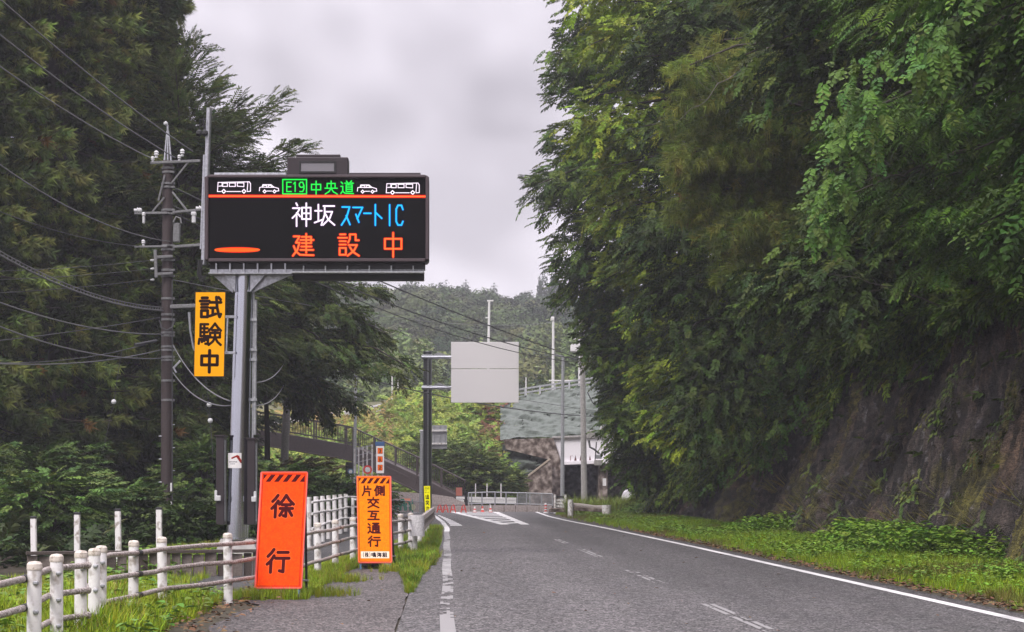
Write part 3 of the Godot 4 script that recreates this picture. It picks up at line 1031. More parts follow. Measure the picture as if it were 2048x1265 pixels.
	ms.rod(m1 + Vector3(-0.09, -0.9, 0), m2 + Vector3(-0.05, 0.3, 0), 0.028)
	part(t, "mast", ms, M.steel)
	var lp := MB.new()
	for k in 3:
		var q := at(404 - k * 3, 520, 38.0)
		lp.tube([q, q + Vector3(-0.03, -0.25, 0), q + Vector3(0.02, -0.42, 0), q + Vector3(0.08, -0.3, 0)], [0.018], 6)
	for k in 2:
		lp.lathe(at(398 + k * 11, 266, 38.2), [Vector2(0.001, 0.07), Vector2(0.06, 0.03), Vector2(0.065, -0.02), Vector2(0.001, -0.08)], 10)
		lp.tube([at(398 + k * 11, 262, 38.2), at(400 + k * 6, 240, 38.2), at(412, 238, 38.2)], [0.014], 6)
	part(t, "cables", lp, M.rubber).set_meta("kind", "stuff")
	var cd := MB.new()
	var r0 := at(507, 560, d)
	cd.tube([r0, at(505, 870, d), at(501, 1050, d)], [0.022], 8)
	cd.tube([at(511, 600, d), at(509, 870, d)], [0.03], 8)
	for y in [640.0, 700.0, 720.0, 800.0]: cd.box(at(507, y, d), Vector3(0.12, 0.05, 0.1))
	part(t, "conduit", cd, M.steel_dull)
	for e: Array in [[434.0, 450.0, 874.0, 1050.0, "slim dark control cabinet on the left of the pole"], [496.0, 512.0, 880.0, 1050.0, "slim dark control cabinet on the right of the pole"]]:
		var c := MB.new()
		var q0 := at(e[0], e[3], d)
		var q1 := at(e[1], e[2], d)
		c.box(Vector3((q0.x + q1.x) / 2, (q0.y + q1.y) / 2, -d - 0.05), Vector3(q1.x - q0.x, q1.y - q0.y, 0.5), Basis.IDENTITY, Color.WHITE, 0.01)
		c.box(Vector3((q0.x + q1.x) / 2, q1.y + 0.015, -d - 0.05), Vector3(q1.x - q0.x + 0.05, 0.03, 0.56))
		var k := part(t, "control_cabinet", c, M.cabinet)
		k.set_meta("label", e[4])
		var hb := MB.new()
		var hx: float = q0.x if e[0] < 460 else q1.x
		hb.box(Vector3(hx, lerpf(q0.y, q1.y, 0.33), -d + 0.22), Vector3(0.05, 0.2, 0.04), Basis.IDENTITY, Color.WHITE, 0.01)
		hb.box(Vector3(hx + (0.05 if e[0] < 460 else -0.02), lerpf(q0.y, q1.y, 0.3), -d + 0.25), Vector3(0.09, 0.1, 0.06), Basis.IDENTITY, Color.WHITE, 0.01)
		part(k, "handle", hb, M.porcelain)
		var gl := MB.new()
		gl.box(Vector3(q1.x + 0.012 if e[0] > 460 else q1.x + 0.006, (q0.y + q1.y) / 2, -d + 0.1), Vector3(0.02, (q1.y - q0.y) * 0.92, 0.1))
		part(k, "door_strip", gl, M.steel_dull)
	# the sticker on the pole: a folded red and black arrow above two small lines of print
	var st := Image.create(96, 76, false, Image.FORMAT_RGB8)
	st.fill(Color(0.86, 0.85, 0.85))
	ink(st, [Vector2(26, 26), Vector2(50, 15), Vector2(56, 18)], 8, Color(0.6, 0.12, 0.1))
	ink(st, [Vector2(50, 16), Vector2(68, 46)], 11, Color(0.55, 0.13, 0.1))
	ink(st, [Vector2(70, 48), Vector2(82, 22)], 7, Color(0.12, 0.05, 0.05))
	ink(st, [Vector2(28, 26), Vector2(40, 22)], 3, Color(0.15, 0.08, 0.08))
	for i in 6: ink(st, [Vector2(10 + i * 7, 44), Vector2(13 + i * 7, 46)], 3.5, Color(0.25, 0.25, 0.28))
	for i in 3: ink(st, [Vector2(18 + i * 8, 55), Vector2(22 + i * 8, 55)], 3, Color(0.3, 0.3, 0.34))
	var pl := MB.new()
	var n := 10
	var yy0 := at(0, 937, d).y
	var yy1 := at(0, 907, d).y
	var pcx := at(475.5, 920, d).x
	for i in n:
		var a0 := lerpf(-1.0, 1.0, float(i) / n)
		var a1 := lerpf(-1.0, 1.0, float(i + 1) / n)
		var k := pl.v.size()
		var q0 := Vector3(pcx + sin(a0) * 0.208, 0, -d + cos(a0) * 0.208)
		var q1 := Vector3(pcx + sin(a1) * 0.208, 0, -d + cos(a1) * 0.208)
		pl.face(q0 + Vector3.UP * yy1, q1 + Vector3.UP * yy1, q1 + Vector3.UP * yy0, q0 + Vector3.UP * yy0, Vector3(sin(a0), 0, cos(a0)))
		for j in 6:
			pl.u[k + j] = Vector2(lerpf(float(i) / n, float(i + 1) / n, pl.u[k + j].x), pl.u[k + j].y)
	part(t, "sticker", pl, printed(st))

# ---------------------------------------------------------------- board signs
func sign_face(kind: int) -> Image:
	var im := Image.create(230, 580, false, Image.FORMAT_RGB8)
	if kind == 0 or kind == 1:
		var bg := Color(1.0, 0.29, 0.0) if kind == 0 else Color(1.0, 0.52, 0.0)
		var dk := Color(0.27, 0.01, 0.04)
		for y in 580:
			for x in 230:
				var k := 0.05 * noise2.get_noise_2d(x * 4.0, y * 4.0) + 0.04 * noise2.get_noise_2d(x * 1.2, y * 1.2 + 300)
				im.set_pixel(x, y, Color(bg.r, bg.g + k, bg.b))
		shape(im, "0 0 100 0 100 100 0 100 0 0", 9, 9, 212, 562, 3.5, Color(0.62, 0.03, 0.06))
		im.fill_rect(Rect2i(12, 12, 207, 36), dk)
		for i in 6:   # bright bars across the dark band
			for y in range(12, 49):
				var x0 := 4 + i * 43 + int((48 - y) * 0.72)
				for x in range(maxi(12, x0), mini(219, x0 + 19)):
					im.set_pixel(x, y, bg)
		if kind == 0:
			for p: Array in [["徐", 58.0, 112.0, 116.0, 118.0], ["行", 50.0, 384.0, 116.0, 122.0]]:
				glyph(im, p[0], p[1], p[2], p[3], p[4], 22, Color(1.0, 0.42, 0.2))
				glyph(im, p[0], p[1], p[2], p[3], p[4], 16.5, dk)
		else:
			for p: Array in [["片", 30.0, 62.0, 70.0, 70.0], ["側", 118.0, 62.0, 72.0, 70.0], ["交", 68.0, 142.0, 84.0, 72.0], ["互", 68.0, 230.0, 84.0, 68.0], ["通", 66.0, 312.0, 92.0, 76.0], ["行", 68.0, 402.0, 90.0, 72.0]]:
				glyph(im, p[0], p[1], p[2], p[3], p[4], 11.5, dk)
			im.fill_rect(Rect2i(17, 506, 198, 46), Color(0.95, 0.88, 0.8))
			var x := 30.0
			for p: Array in [["(", 14.0, 3.0], ["株", 27.0, 4.0], [")", 14.0, 3.0], ["鳴", 36.0, 4.6], ["海", 36.0, 4.6], ["組", 36.0, 4.6]]:
				glyph(im, p[0], x, 513, p[1] - 3.0, 32, p[2], Color(0.1, 0.05, 0.09))
				x += p[1] + 2.0
		for i in 46:   # scuffs and runs of dirt
			var p := Vector2(rr(14, 214), rr(50, 560))
			ink(im, [p, p + Vector2(rr(-5, 5), rr(2, 38))], rr(0.8, 2.2), Color(0.42, 0.16, 0.04, rr(0.06, 0.3)))
	elif kind == 2:
		im = Image.create(140, 400, false, Image.FORMAT_RGB8)
		im.fill(Color(0.97, 0.66, 0.01))
		glyph(im, "試", 18, 18, 106, 108, 14, Color(0.12, 0.03, 0.03))
		glyph(im, "験", 15, 146, 110, 108, 12, Color(0.12, 0.03, 0.03))
		glyph(im, "中", 18, 272, 106, 112, 15, Color(0.12, 0.03, 0.03))
	elif kind == 3:
		im = Image.create(84, 440, false, Image.FORMAT_RGB8)
		im.fill(Color(0.95, 0.93, 0.02))
		var k := Color(0.1, 0.1, 0.05)
		shape(im, "0 0 100 0 100 100 0 100 0 0", 16, 14, 52, 24, 4, k)
		shape(im, "10 60 40 40 60 70 90 50", 18, 18, 48, 18, 4, k)
		ink(im, [Vector2(12, 58), Vector2(40, 58)], 3, k)
		ink(im, [Vector2(14, 76), Vector2(34, 76)], 5, k)
		ink(im, [Vector2(44, 80), Vector2(70, 80)], 2.5, k)
		glyph(im, "追", 18, 106, 52, 56, 7.5, k)
		glyph(im, "突", 16, 176, 54, 56, 7.5, k)
		glyph(im, "注", 18, 250, 52, 54, 7, k)
		glyph(im, "意", 18, 318, 52, 54, 6, k)
		ink(im, [Vector2(24, 398), Vector2(60, 398)], 4, k)
	elif kind == 4:
		im = Image.create(100, 340, false, Image.FORMAT_RGB8)
		im.fill(Color(0.9, 0.87, 0.87))
		for i in 3:
			var y := 22 + i * 106
			im.fill_rect(Rect2i(16, y, 68, 74), Color(0.95, 0.42, 0.08))
			shape(im, "0 0 100 0 100 100 0 100 0 0", 18, y + 2, 64, 70, 3, Color(0.5, 0.12, 0.05))
			ink(im, [Vector2(48, y + 18)], 13, Color(0.15, 0.05, 0.03))   # a worker in outline
			shape(im, ["50 20 52 58/52 34 74 48/52 56 36 92/52 56 70 90", "48 20 54 56/52 32 30 52/54 54 32 90/54 54 76 92", "52 20 46 56/50 32 78 40/46 56 28 92/46 56 70 92"][i], 20, y + 8, 60, 62, 8, Color(0.15, 0.05, 0.03))
	return im

func board_sign(kind: int, called: String, label: String, tl: Vector3, tr: Vector3, br: Vector3, bl: Vector3, ground: float, group: String) -> void:
	var mid := (bl + br) * 0.5
	var t := thing(called, label, "work sign", Vector3(mid.x, ground, mid.z), group)
	var nn := (tr - tl).cross(bl - tl).normalized()
	if nn.z < 0: nn = -nn
	var pn := MB.new()
	pn.face(tl + nn * 0.012, tr + nn * 0.012, br + nn * 0.012, bl + nn * 0.012, nn)
	part(t, "face", pn, printed(sign_face(kind), 0.6))
	var bk := MB.new()
	bk.quad(tl, tr, br, bl, -nn)
	bk.quad(tl + nn * 0.008, tr + nn * 0.008, br + nn * 0.008, bl + nn * 0.008, nn)
	part(t, "board", bk, M.steel_dull)
	var fr := MB.new()
	for e: Array in [[tl, tr], [tr, br], [br, bl], [bl, tl]]:
		fr.bar(e[0], e[1], 0.024, 0.024)
	part(t, "frame", fr, M.red_frame)
	var dn := (bl - tl).normalized()
	for e: Array in [[bl, br, 1.0], [br, bl, 1.0]]:
		var lg := MB.new()
		var inn: Vector3 = (e[1] - e[0]).normalized() * 0.03
		var foot: Vector3 = e[0] + inn + dn * ((e[0].y - ground) / maxf(0.3, -dn.y))
		lg.bar(e[0] + inn - dn * 0.5 - nn * 0.02, foot - nn * 0.02, 0.03, 0.03)
		part(t, "front_leg", lg, M.blue_paint)
		var rl := MB.new()
		var hi: Vector3 = e[0] + inn - dn * (tl.distance_to(bl) * 0.93) - nn * 0.04
		rl.bar(hi, Vector3(foot.x + 0.06, ground, foot.z - 0.62), 0.03, 0.03)
		part(t, "rear_leg", rl, M.black)
	var cb := MB.new()
	cb.bar(Vector3(bl.x + 0.06, ground + 0.2, bl.z - 0.52), Vector3(br.x + 0.06, ground + 0.2, br.z - 0.52), 0.02, 0.02)
	part(t, "crossbar", cb, M.steel)

func build_signs() -> void:
	var d := 24.8
	board_sign(0, "work_sign", "red-orange folding sign board with two large dark characters before the pipe fence", at(523, 946, d + 0.3), at(614, 946, d + 0.22), at(602, 1177, d - 0.1), at(510, 1177, d), -0.01, "folding work signs on the shoulder")
	d = 33.3
	board_sign(1, "work_sign", "amber folding sign board with a column of characters and a white foot strip", at(714, 954, d + 0.3), at(781, 954, d + 0.25), at(783, 1126, d - 0.05), at(717, 1126, d), -0.01, "folding work signs on the shoulder")
	var sb := MB.new()
	var sc := at(745, 1132, 33.7)
	var p := []
	for j in 9:
		for i in 17:
			var th := PI * j / 8
			var ph := TAU * i / 16
			p.append(sc + Vector3(sin(th) * cos(ph) * 0.2, cos(th) * 0.1 + 0.02 * sin(ph * 3) * sin(th), sin(th) * sin(ph) * 0.14))
	sb.grid(p, 17, Vector3.UP)
	sb = MB.new()
	sb.lathe(Vector3(sc.x, 0.0, sc.z), [Vector2(0.13, 0), Vector2(0.2, 0.04), Vector2(0.2, 0.09), Vector2(0.12, 0.14), Vector2(0.04, 0.15), Vector2(0.035, 0.19), Vector2(0.001, 0.2)], 14)
	single("sandbag", sb, M.rubber, "black sandbag on the ground behind the foot of the amber sign", "sandbag", "", Vector3(sc.x, 0, sc.z))

	# the amber plate hung beside the LED pole
	d = 37.6
	var a := at(391, 585, d)
	var b := at(450, 753, d)
	var t := thing("notice_sign", "narrow amber plate with three dark characters hung left of the galvanized pole", "sign", Vector3((a.x + b.x) / 2, b.y, -d))
	var off := Vector3(at(388, 0, d).x - at(391, 0, d).x, 0, 0)
	var f := MB.new()
	f.face(a, Vector3(b.x, a.y, -d), b + off, Vector3(a.x, b.y, -d) + off, Vector3.BACK)
	part(t, "face", f, printed(sign_face(2), 0.4))
	var k := MB.new()
	var zz := Vector3(0, 0, -0.004)
	k.prism(PackedVector2Array([Vector2(a.x - 0.008, a.y + 0.008), Vector2(b.x + 0.008, a.y + 0.008), Vector2(b.x + 0.008 + off.x, b.y - 0.008), Vector2(a.x - 0.008 + off.x, b.y - 0.008)]), Vector3(0, 0, -d - 0.004), Vector3.RIGHT, Vector3.UP, Vector3(0, 0, -0.025))
	part(t, "plate", k, M.black)
	for y: float in [634.0, 706.0]:
		var br := MB.new()
		br.bar(at(446, y, d + 0.03), at(470, y, d + 0.03), 0.03, 0.05)
		part(t, "bracket", br, M.steel)
	var up := MB.new()
	up.bar(at(455, 632, d + 0.03), at(452, 708, d + 0.03), 0.03, 0.03, Color.WHITE, Vector3.BACK)
	part(t, "hanger", up, M.steel)

	# the slim yellow banner by the guardrail
	d = 57.0
	t = thing("yellow_sign", "slim yellow upright sign with black characters beside the end of the guardrail", "sign", at(854, 1052, d))
	f = MB.new()
	var tl := at(847.5, 973, d)
	var tr := at(860, 972.5, d)
	var brr := at(861, 1045, d)
	var bll := at(851, 1045, d)
	f.face(tl, tr, brr, bll, Vector3.BACK)
	part(t, "face", f, printed(sign_face(3), 0.4))
	k = MB.new()
	k.prism(PackedVector2Array([Vector2(tl.x, tl.y), Vector2(tr.x, tr.y), Vector2(brr.x, brr.y), Vector2(bll.x, bll.y)]), Vector3(0, 0, -d - 0.004), Vector3.RIGHT, Vector3.UP, Vector3(0, 0, -0.02))
	part(t, "plate", k, M.steel_dull)
	k = MB.new()
	k.rod(Vector3((tl.x + tr.x) / 2 + 0.01, tl.y - 0.05, -d - 0.05), Vector3((bll.x + brr.x) / 2, -0.05, -d - 0.05), 0.022)
	part(t, "post", k, M.white_old)

	# the pictogram board with a blue head
	d = 66.0
	a = at(752.5, 893, d)
	b = at(767.5, 947, d)
	t = thing("pictogram_sign", "white upright board with three orange pictogram squares and a blue head", "sign", Vector3((a.x + b.x) / 2, 0, -d))
	f = MB.new()
	f.face(a, Vector3(b.x, a.y, -d), b, Vector3(a.x, b.y, -d), Vector3.BACK)
	part(t, "face", f, printed(sign_face(4), 0.4))
	k = MB.new()
	k.box(Vector3((a.x + b.x) / 2, (a.y + b.y) / 2, -d - 0.02), Vector3(b.x - a.x + 0.01, a.y - b.y + 0.01, 0.03))
	part(t, "board", k, M.white)
	k = MB.new()
	k.box(Vector3((a.x + b.x) / 2 - 0.01, a.y + 0.075, -d - 0.02), Vector3(0.31, 0.14, 0.05), Basis.IDENTITY, Color.WHITE, 0.01)
	part(t, "head_plate", k, mat(0.04, 0.1, 0.24, 0.5))
	for s: float in [-0.09, 0.09]:
		k = MB.new()
		k.bar(Vector3((a.x + b.x) / 2 + s, b.y + 0.1, -d - 0.06), Vector3((a.x + b.x) / 2 + s, 0, -d - 0.06), 0.03, 0.03)
		part(t, "leg", k, M.steel_dull)
	# the frame of a sign seen from behind, and small signs in front of it
	d = 68.0
	t = thing("sign_frame", "grey steel rack of a sign seen from behind, left of the pictogram board", "sign frame", at(722, 1040, d))
	for x: float in [709.0, 717.0, 726.0, 734.0, 744.0]:
		k = MB.new()
		k.bar(at(x, 898 - (x - 709) * 0.25, d), Vector3(at(x, 0, d).x, 0, -d), 0.055, 0.05)
		part(t, "upright", k, M.white_old)
	for y: float in [899.0, 912.0, 926.0]:
		k = MB.new()
		k.bar(at(708, y + 1, d + 0.06), at(745, y - 8, d + 0.06), 0.04, 0.04)
		part(t, "rail", k, M.steel_dull)
	d = 67.0
	for e: Array in [[701.0, 944.0, 0.1, M.blue_paint, "small round blue sign low beside the steel rack", "small round red-rimmed sign low before the steel rack"], [735.0, 940.0, 0.15, M.red, "small round red-rimmed sign low before the steel rack", ""]]:
		k = MB.new()
		var q := at(e[0], e[1], d)
		t = thing("round_sign", e[4], "sign", Vector3(q.x, 0, q.z), "small round signs at the roadworks")
		k.lathe(q, [Vector2(0.001, 0.0), Vector2(e[2], 0.0), Vector2(e[2], 0.02), Vector2(0.001, 0.02)], 18, Color.WHITE, Vector3.BACK)
		part(t, "disc", k, e[3])
		k = MB.new()
		k.lathe(q + Vector3(0, 0, 0.022), [Vector2(0.001, 0.0), Vector2(e[2] * 0.6, 0.0), Vector2(e[2] * 0.6, 0.004), Vector2(0.001, 0.004)], 18, Color.WHITE, Vector3.BACK)
		part(t, "centre", k, M.white)
		k = MB.new()
		k.rod(q - Vector3(0, 0, 0.03), Vector3(q.x, 0, q.z - 0.03), 0.02)
		part(t, "post", k, M.white_old)

	# the blank white overhead sign
	d = 88.0
	a = at(902, 685.5, d)
	b = at(1037, 806.5, d)
	var my := at(0, 739, d).y
	t = thing("overhead_sign", "large blank pale grey overhead sign of two panels on a side pole", "road sign", Vector3(at(855, 0, d).x, 0, -d))
	for e: Array in [[a.y, my + 0.012], [my - 0.012, b.y]]:
		k = MB.new()
		k.box(Vector3((a.x + b.x) / 2, (e[0] + e[1]) / 2, -d + 0.3), Vector3(b.x - a.x, absf(e[0] - e[1]), 0.06), Basis.IDENTITY, Color.WHITE, 0.008)
		part(t, "panel", k, M.sheet)
	k = MB.new()
	var px := at(855, 0, d).x
	k.tube([Vector3(px, -0.1, -d), Vector3(px, at(0, 706, d).y, -d)], [0.19, 0.19], 20)
	k.lathe(Vector3(px, at(0, 706, d).y, -d), [Vector2(0.2, 0), Vector2(0.2, 0.05), Vector2(0.001, 0.08)], 16)
	part(t, "pole", k, mat(0.2, 0.2, 0.22, 0.3, 0.9))
	for y: float in [715.0, 776.0]:
		k = MB.new()
		k.rod(at(843, y, d + 0.26), at(935, y, d + 0.26), 0.075)
		k.rod(at(843, y, d - 0.26), at(874, y, d - 0.26), 0.06)
		part(t, "arm", k, M.steel)
		k = MB.new()
		k.box(Vector3(px, at(0, y, d).y, -d), Vector3(0.5, 0.2, 0.46), Basis.IDENTITY, Color.WHITE, 0.03)
		k.prism(PackedVector2Array([Vector2(0, 0), Vector2(0.75, 0), Vector2(0.35, 0.16)]), at(862, y - 3, d - 0.22), Vector3.RIGHT, Vector3.UP, Vector3(0, 0, -0.04))
		part(t, "clamp", k, M.steel_dull)
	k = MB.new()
	k.rod(Vector3(px + 0.02, -0.1, -d + 0.225), Vector3(px + 0.02, at(0, 712, d).y, -d + 0.225), 0.035)  # bright rod added down the pole's front to stand in for its highlight
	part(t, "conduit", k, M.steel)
	# the reversed sign on a thinner pole
	d = 96.0
	t = thing("reversed_sign", "ribbed grey back of a road sign on a thin grey pole behind the dark pole", "road sign", Vector3(at(842, 0, d).x, 0, -d))
	k = MB.new()
	k.rod(Vector3(at(841.5, 0, d).x, -0.1, -d), at(843.5, 862, d), 0.1, 0.085)
	part(t, "pole", k, M.steel_dull)
	a = at(864, 851, d)
	b = at(894, 898, d)
	k = MB.new()
	k.box(Vector3((a.x + b.x) / 2, (a.y + b.y) / 2, -d - 0.2), Vector3(b.x - a.x, a.y - b.y, 0.03))
	part(t, "panel", k, mat(0.33, 0.33, 0.35, 0.5))
	for x: float in [868.0, 880.0, 890.0]:
		k = MB.new()
		k.bar(at(x, 851, d + 0.16), at(x, 898, d + 0.16), 0.05, 0.04, Color.WHITE, Vector3.BACK)
		part(t, "rib", k, M.steel_dull)
	for y: float in [862.0, 888.0]:
		k = MB.new()
		k.bar(at(839, y, d + 0.1), at(894, y, d + 0.1), 0.06, 0.08)
		part(t, "arm", k, M.white_old)

# ---------------------------------------------------------------- fences and rails
func pipe_fence(label: String, spots: Array, heights: Array, sides: int, r: float, first_end: bool, sag: float) -> void:
	var t := thing("pipe_fence", label, "fence", spots[0], "white pipe fences along the shoulder")
	for i in spots.size():
		var p: Vector3 = spots[i]
		var k := MB.new()
		var lean := Vector3(rr(-0.012, 0.012), 0, rr(-0.01, 0.01))
		k.tube([p - Vector3.UP * 0.2, p + Vector3(0, 0.79, 0) + lean], [r, r], 18)
		var o := part(t, "post", k, M.white_old)
		k = MB.new()
		k.lathe(p + Vector3(0, 0.755, 0) + lean, [Vector2(r * 1.06, 0), Vector2(r * 1.1, 0.012), Vector2(r * 1.06, 0.045), Vector2(r * 0.8, 0.062), Vector2(0.001, 0.068)], 18)
		part(o, "cap", k, M.rail_cap)
		if heights.size() > 0 and not (first_end and i == spots.size() - 1):
			for h: float in heights:
				k = MB.new()
				k.box(p + Vector3(0.03, h - 0.03, 0.0) + Vector3(0, 0, r * 0.9), Vector3(0.04, 0.03, 0.06), Basis.IDENTITY, Color.WHITE, 0.008)
				part(o, "clamp", k, M.steel_dull)
	for h: float in heights:
		var pts := []
		for i in spots.size():
			var p: Vector3 = spots[i] + Vector3(0, h, 0)
			var dir: Vector3 = (spots[mini(i + 1, spots.size() - 1)] - spots[maxi(i - 1, 0)])
			var nn := Vector3(-dir.z, 0, dir.x).normalized()
			if nn.z < 0: nn = -nn
			pts.append(p + nn * (r + 0.012))
			if i < spots.size() - 1:
				var m: Vector3 = (spots[i] + spots[i + 1]) * 0.5 + Vector3(0, h + rr(-sag, sag), 0) + nn * (r + 0.012)
				pts.append(m)
		var k := MB.new()
		k.tube(pts, [0.0265], 10)
		for e in [0, pts.size() - 1]:
			k.lathe(pts[e], [Vector2(0.001, -0.04), Vector2(0.03, -0.02), Vector2(0.034, 0.0), Vector2(0.03, 0.02), Vector2(0.001, 0.04)], 10, Color.WHITE, (pts[1] - pts[0]).normalized())
		part(t, "rail", k, M.rail_old)
		for i in range(1, pts.size(), 3):
			k = MB.new()
			k.rod(pts[i] - (pts[i] - pts[i - 1]).normalized() * 0.06, pts[i] + (pts[i] - pts[i - 1]).normalized() * 0.06, 0.031)
			part(t, "rail_joint", k, M.rubber if i % 2 == 0 else M.rail_old)

func build_fences() -> void:
	M.rail_cap = mat(0.6, 0.54, 0.48, 0.7, 0, M.white_old.albedo_texture, 0.3)
	var gy := 0.0
	var hs := [0.25, 0.47, 0.69]
	pipe_fence("white pipe fence section at the left edge ending in a plain tall post", [Vector3(-3.06, 0, -11.6), Vector3(-3.13, 0, -13.4), Vector3(at(66, 0, 15.1).x, 0, -15.1), Vector3(at(112, 0, 16.7).x, 0, -16.7), Vector3(at(160, 0, 17.6).x, 0, -17.6)], hs, 10, 0.055, false, 0.004)
	pipe_fence("white pipe fence section curving behind the red-orange sign board", [Vector3(at(186, 0, 18.2).x, 0, -18.2), Vector3(at(200, 0, 19.0).x, 0, -19.0), Vector3(at(265, 0, 20.8).x, 0, -20.8), Vector3(at(325, 0, 22.2).x, 0, -22.2), Vector3(-2.62, 0, -24.0), Vector3(-2.3, 0, -26.0), Vector3(-2.1, 0, -28.2), Vector3(-1.96, 0, -30.4), Vector3(-1.83, 0, -32.9), Vector3(-1.66, 0, -35.4), Vector3(-1.15, 0, -37.8), Vector3(-0.9, 0, -39.6), Vector3(-0.74, 0, -41.0)], hs, 10, 0.053, true, 0.012)
	# guardrail beyond it
	var t := thing("guardrail", "rusty-sided white box guardrail running on from the pipe fence beside the grass", "guardrail", Vector3(-0.57, 0, -40.5))
	var k := MB.new()
	k.tube([Vector3(-0.66, -0.1, -40.6), Vector3(-0.66, 0.7, -40.6)], [0.07], 14)
	part(t, "post", k, M.white_old)
	for i in 4:
		k = MB.new()
		k.tube([Vector3(-0.6 + i * 0.02, -0.1, -44.5 - i * 4), Vector3(-0.6 + i * 0.02, 0.66, -44.5 - i * 4)], [0.055], 10)
		part(t, "post", k, M.white_old)
	k = MB.new()
	var prof := PackedVector2Array([Vector2(0, 0.40), Vector2(0.05, 0.40), Vector2(0.085, 0.46), Vector2(0.05, 0.52), Vector2(0.05, 0.6), Vector2(0.085, 0.66), Vector2(0.05, 0.74), Vector2(0, 0.75)])
	k.prism(prof, Vector3(-0.56, 0, -40.5), Vector3.RIGHT, Vector3.UP, Vector3(0.16, 0, -17.5))
	part(t, "beam", k, M.rail_old)
	k = MB.new()
	var ep := []
	for i in 9:
		var a := PI * (0.0 + i / 8.0)
		for y: float in [0.36, 0.78]:
			ep.append(Vector3(-0.6 - cos(a) * 0.15, y, -40.45 + sin(a) * 0.12))
	k.grid(ep, 2, Vector3(0, 0, 1))
	for i in 8:
		k.tri(Vector3(-0.6, 0.78, -40.45), ep[i * 2 + 1], ep[i * 2 + 3], Vector3.UP)
	part(t, "end_plate", k, mat(0.7, 0.68, 0.7, 0.5, 0, M.mott, 0.5))

	# the farther white fence
	t = thing("white_fence", "pale lattice fence of posts and three rails farther back on the left", "fence", Vector3(-3.1, 0, -45))
	var sp := [45.0, 47.3, 49.6, 52.0, 54.6, 57.4, 60.2]
	for d: float in sp:
		k = MB.new()
		var x := -3.1 + (d - 45.0) * 0.004
		k.tube([Vector3(x, -0.1, -d), Vector3(x, 1.12, -d)], [0.06], 10)
		part(t, "post", k, M.white_old)
	for h: float in [0.42, 0.72, 1.02]:
		var pts := []
		for d: float in sp:
			pts.append(Vector3(-3.03 + (d - 45.0) * 0.004, h + rr(-0.03, 0.03), -d + 0.03))
		pts.append(Vector3(-2.4, h - 0.02, -61.5))
		k = MB.new()
		k.tube(pts, [0.03], 8)
		part(t, "rail", k, M.white_old)
	t = thing("fence_post", "single pale grey post standing left of the amber sign board", "post", Vector3(at(705, 0, 60).x, 0, -60))
	k = MB.new()
	k.tube([Vector3(at(705, 0, 60).x, -0.1, -60), at(705.5, 996, 60)], [0.05], 10)
	k.tube([at(705.5, 1000, 60), at(714, 1000, 60)], [0.03], 8)
	part(t, "shaft", k, M.white_old)

	# four thin white stakes behind the fence
	var spots := [[66.0, 1036.0, 4.0, "leftmost of the four thin white stakes behind the pipe fence"], [153.5, 1028.0, 1.0, "second from the left of the four thin white stakes"], [235.0, 1021.0, 4.0, "third from the left of the four thin white stakes"], [317.5, 1018.0, 1.0, "rightmost thin white stake, beside the brown utility pole"]]
	for e: Array in spots:
		var d := 34.0
		var top := at(e[0], e[1], d)
		t = thing("stake", e[3], "stake", Vector3(top.x, -0.5, -d), "thin white stakes behind the fence")
		k = MB.new()
		k.bar(Vector3(top.x + e[2] * 0.006, -0.6, -d), top, 0.095, 0.095, Color.WHITE, Vector3.BACK)
		part(t, "shaft", k, M.white_old)
		k = MB.new()
		k.box(top, Vector3(0.1, 0.05, 0.1), Basis.IDENTITY, Color.WHITE, 0.01)
		part(t, "cap", k, M.rubber)
	# low plank wall
	t = thing("plank_wall", "low weathered dark plank wall in the grass behind the pipe fence", "wall", Vector3(-4.6, -0.2, -30))
	var x := -6.3
	while x < -2.9:
		var wd := rr(0.13, 0.2)
		var d := 30.0 + (x + 6.3) * 0.35
		k = MB.new()
		var topy := 0.34 + rr(-0.03, 0.03)
		k.box(Vector3(x + wd / 2, (topy - 0.6) / 2, -d + rr(-0.012, 0.012)), Vector3(wd - 0.012, topy + 0.6, 0.04), Basis.IDENTITY, Color.WHITE, 0.006)
		part(t, "plank", k, [M.plank, M.plank_pale][rng.randi() % 2])
		x += wd
	k = MB.new()
	k.bar(Vector3(-6.3, 0.37, -29.95), Vector3(-2.9, 0.37, -31.14), 0.12, 0.05)
	part(t, "cap_rail", k, M.plank)

# ---------------------------------------------------------------- poles and wires
func insulator(mb: MB, p: Vector3, s: float, axis := Vector3.UP) -> void:
	s *= 0.8
	mb.lathe(p, [Vector2(0.001, -0.1 * s), Vector2(0.05 * s, -0.1 * s), Vector2(0.04 * s, -0.03 * s), Vector2(0.08 * s, -0.01 * s), Vector2(0.05 * s, 0.03 * s), Vector2(0.075 * s, 0.05 * s), Vector2(0.05 * s, 0.1 * s), Vector2(0.001, 0.12 * s)], 10, Color.WHITE, axis)

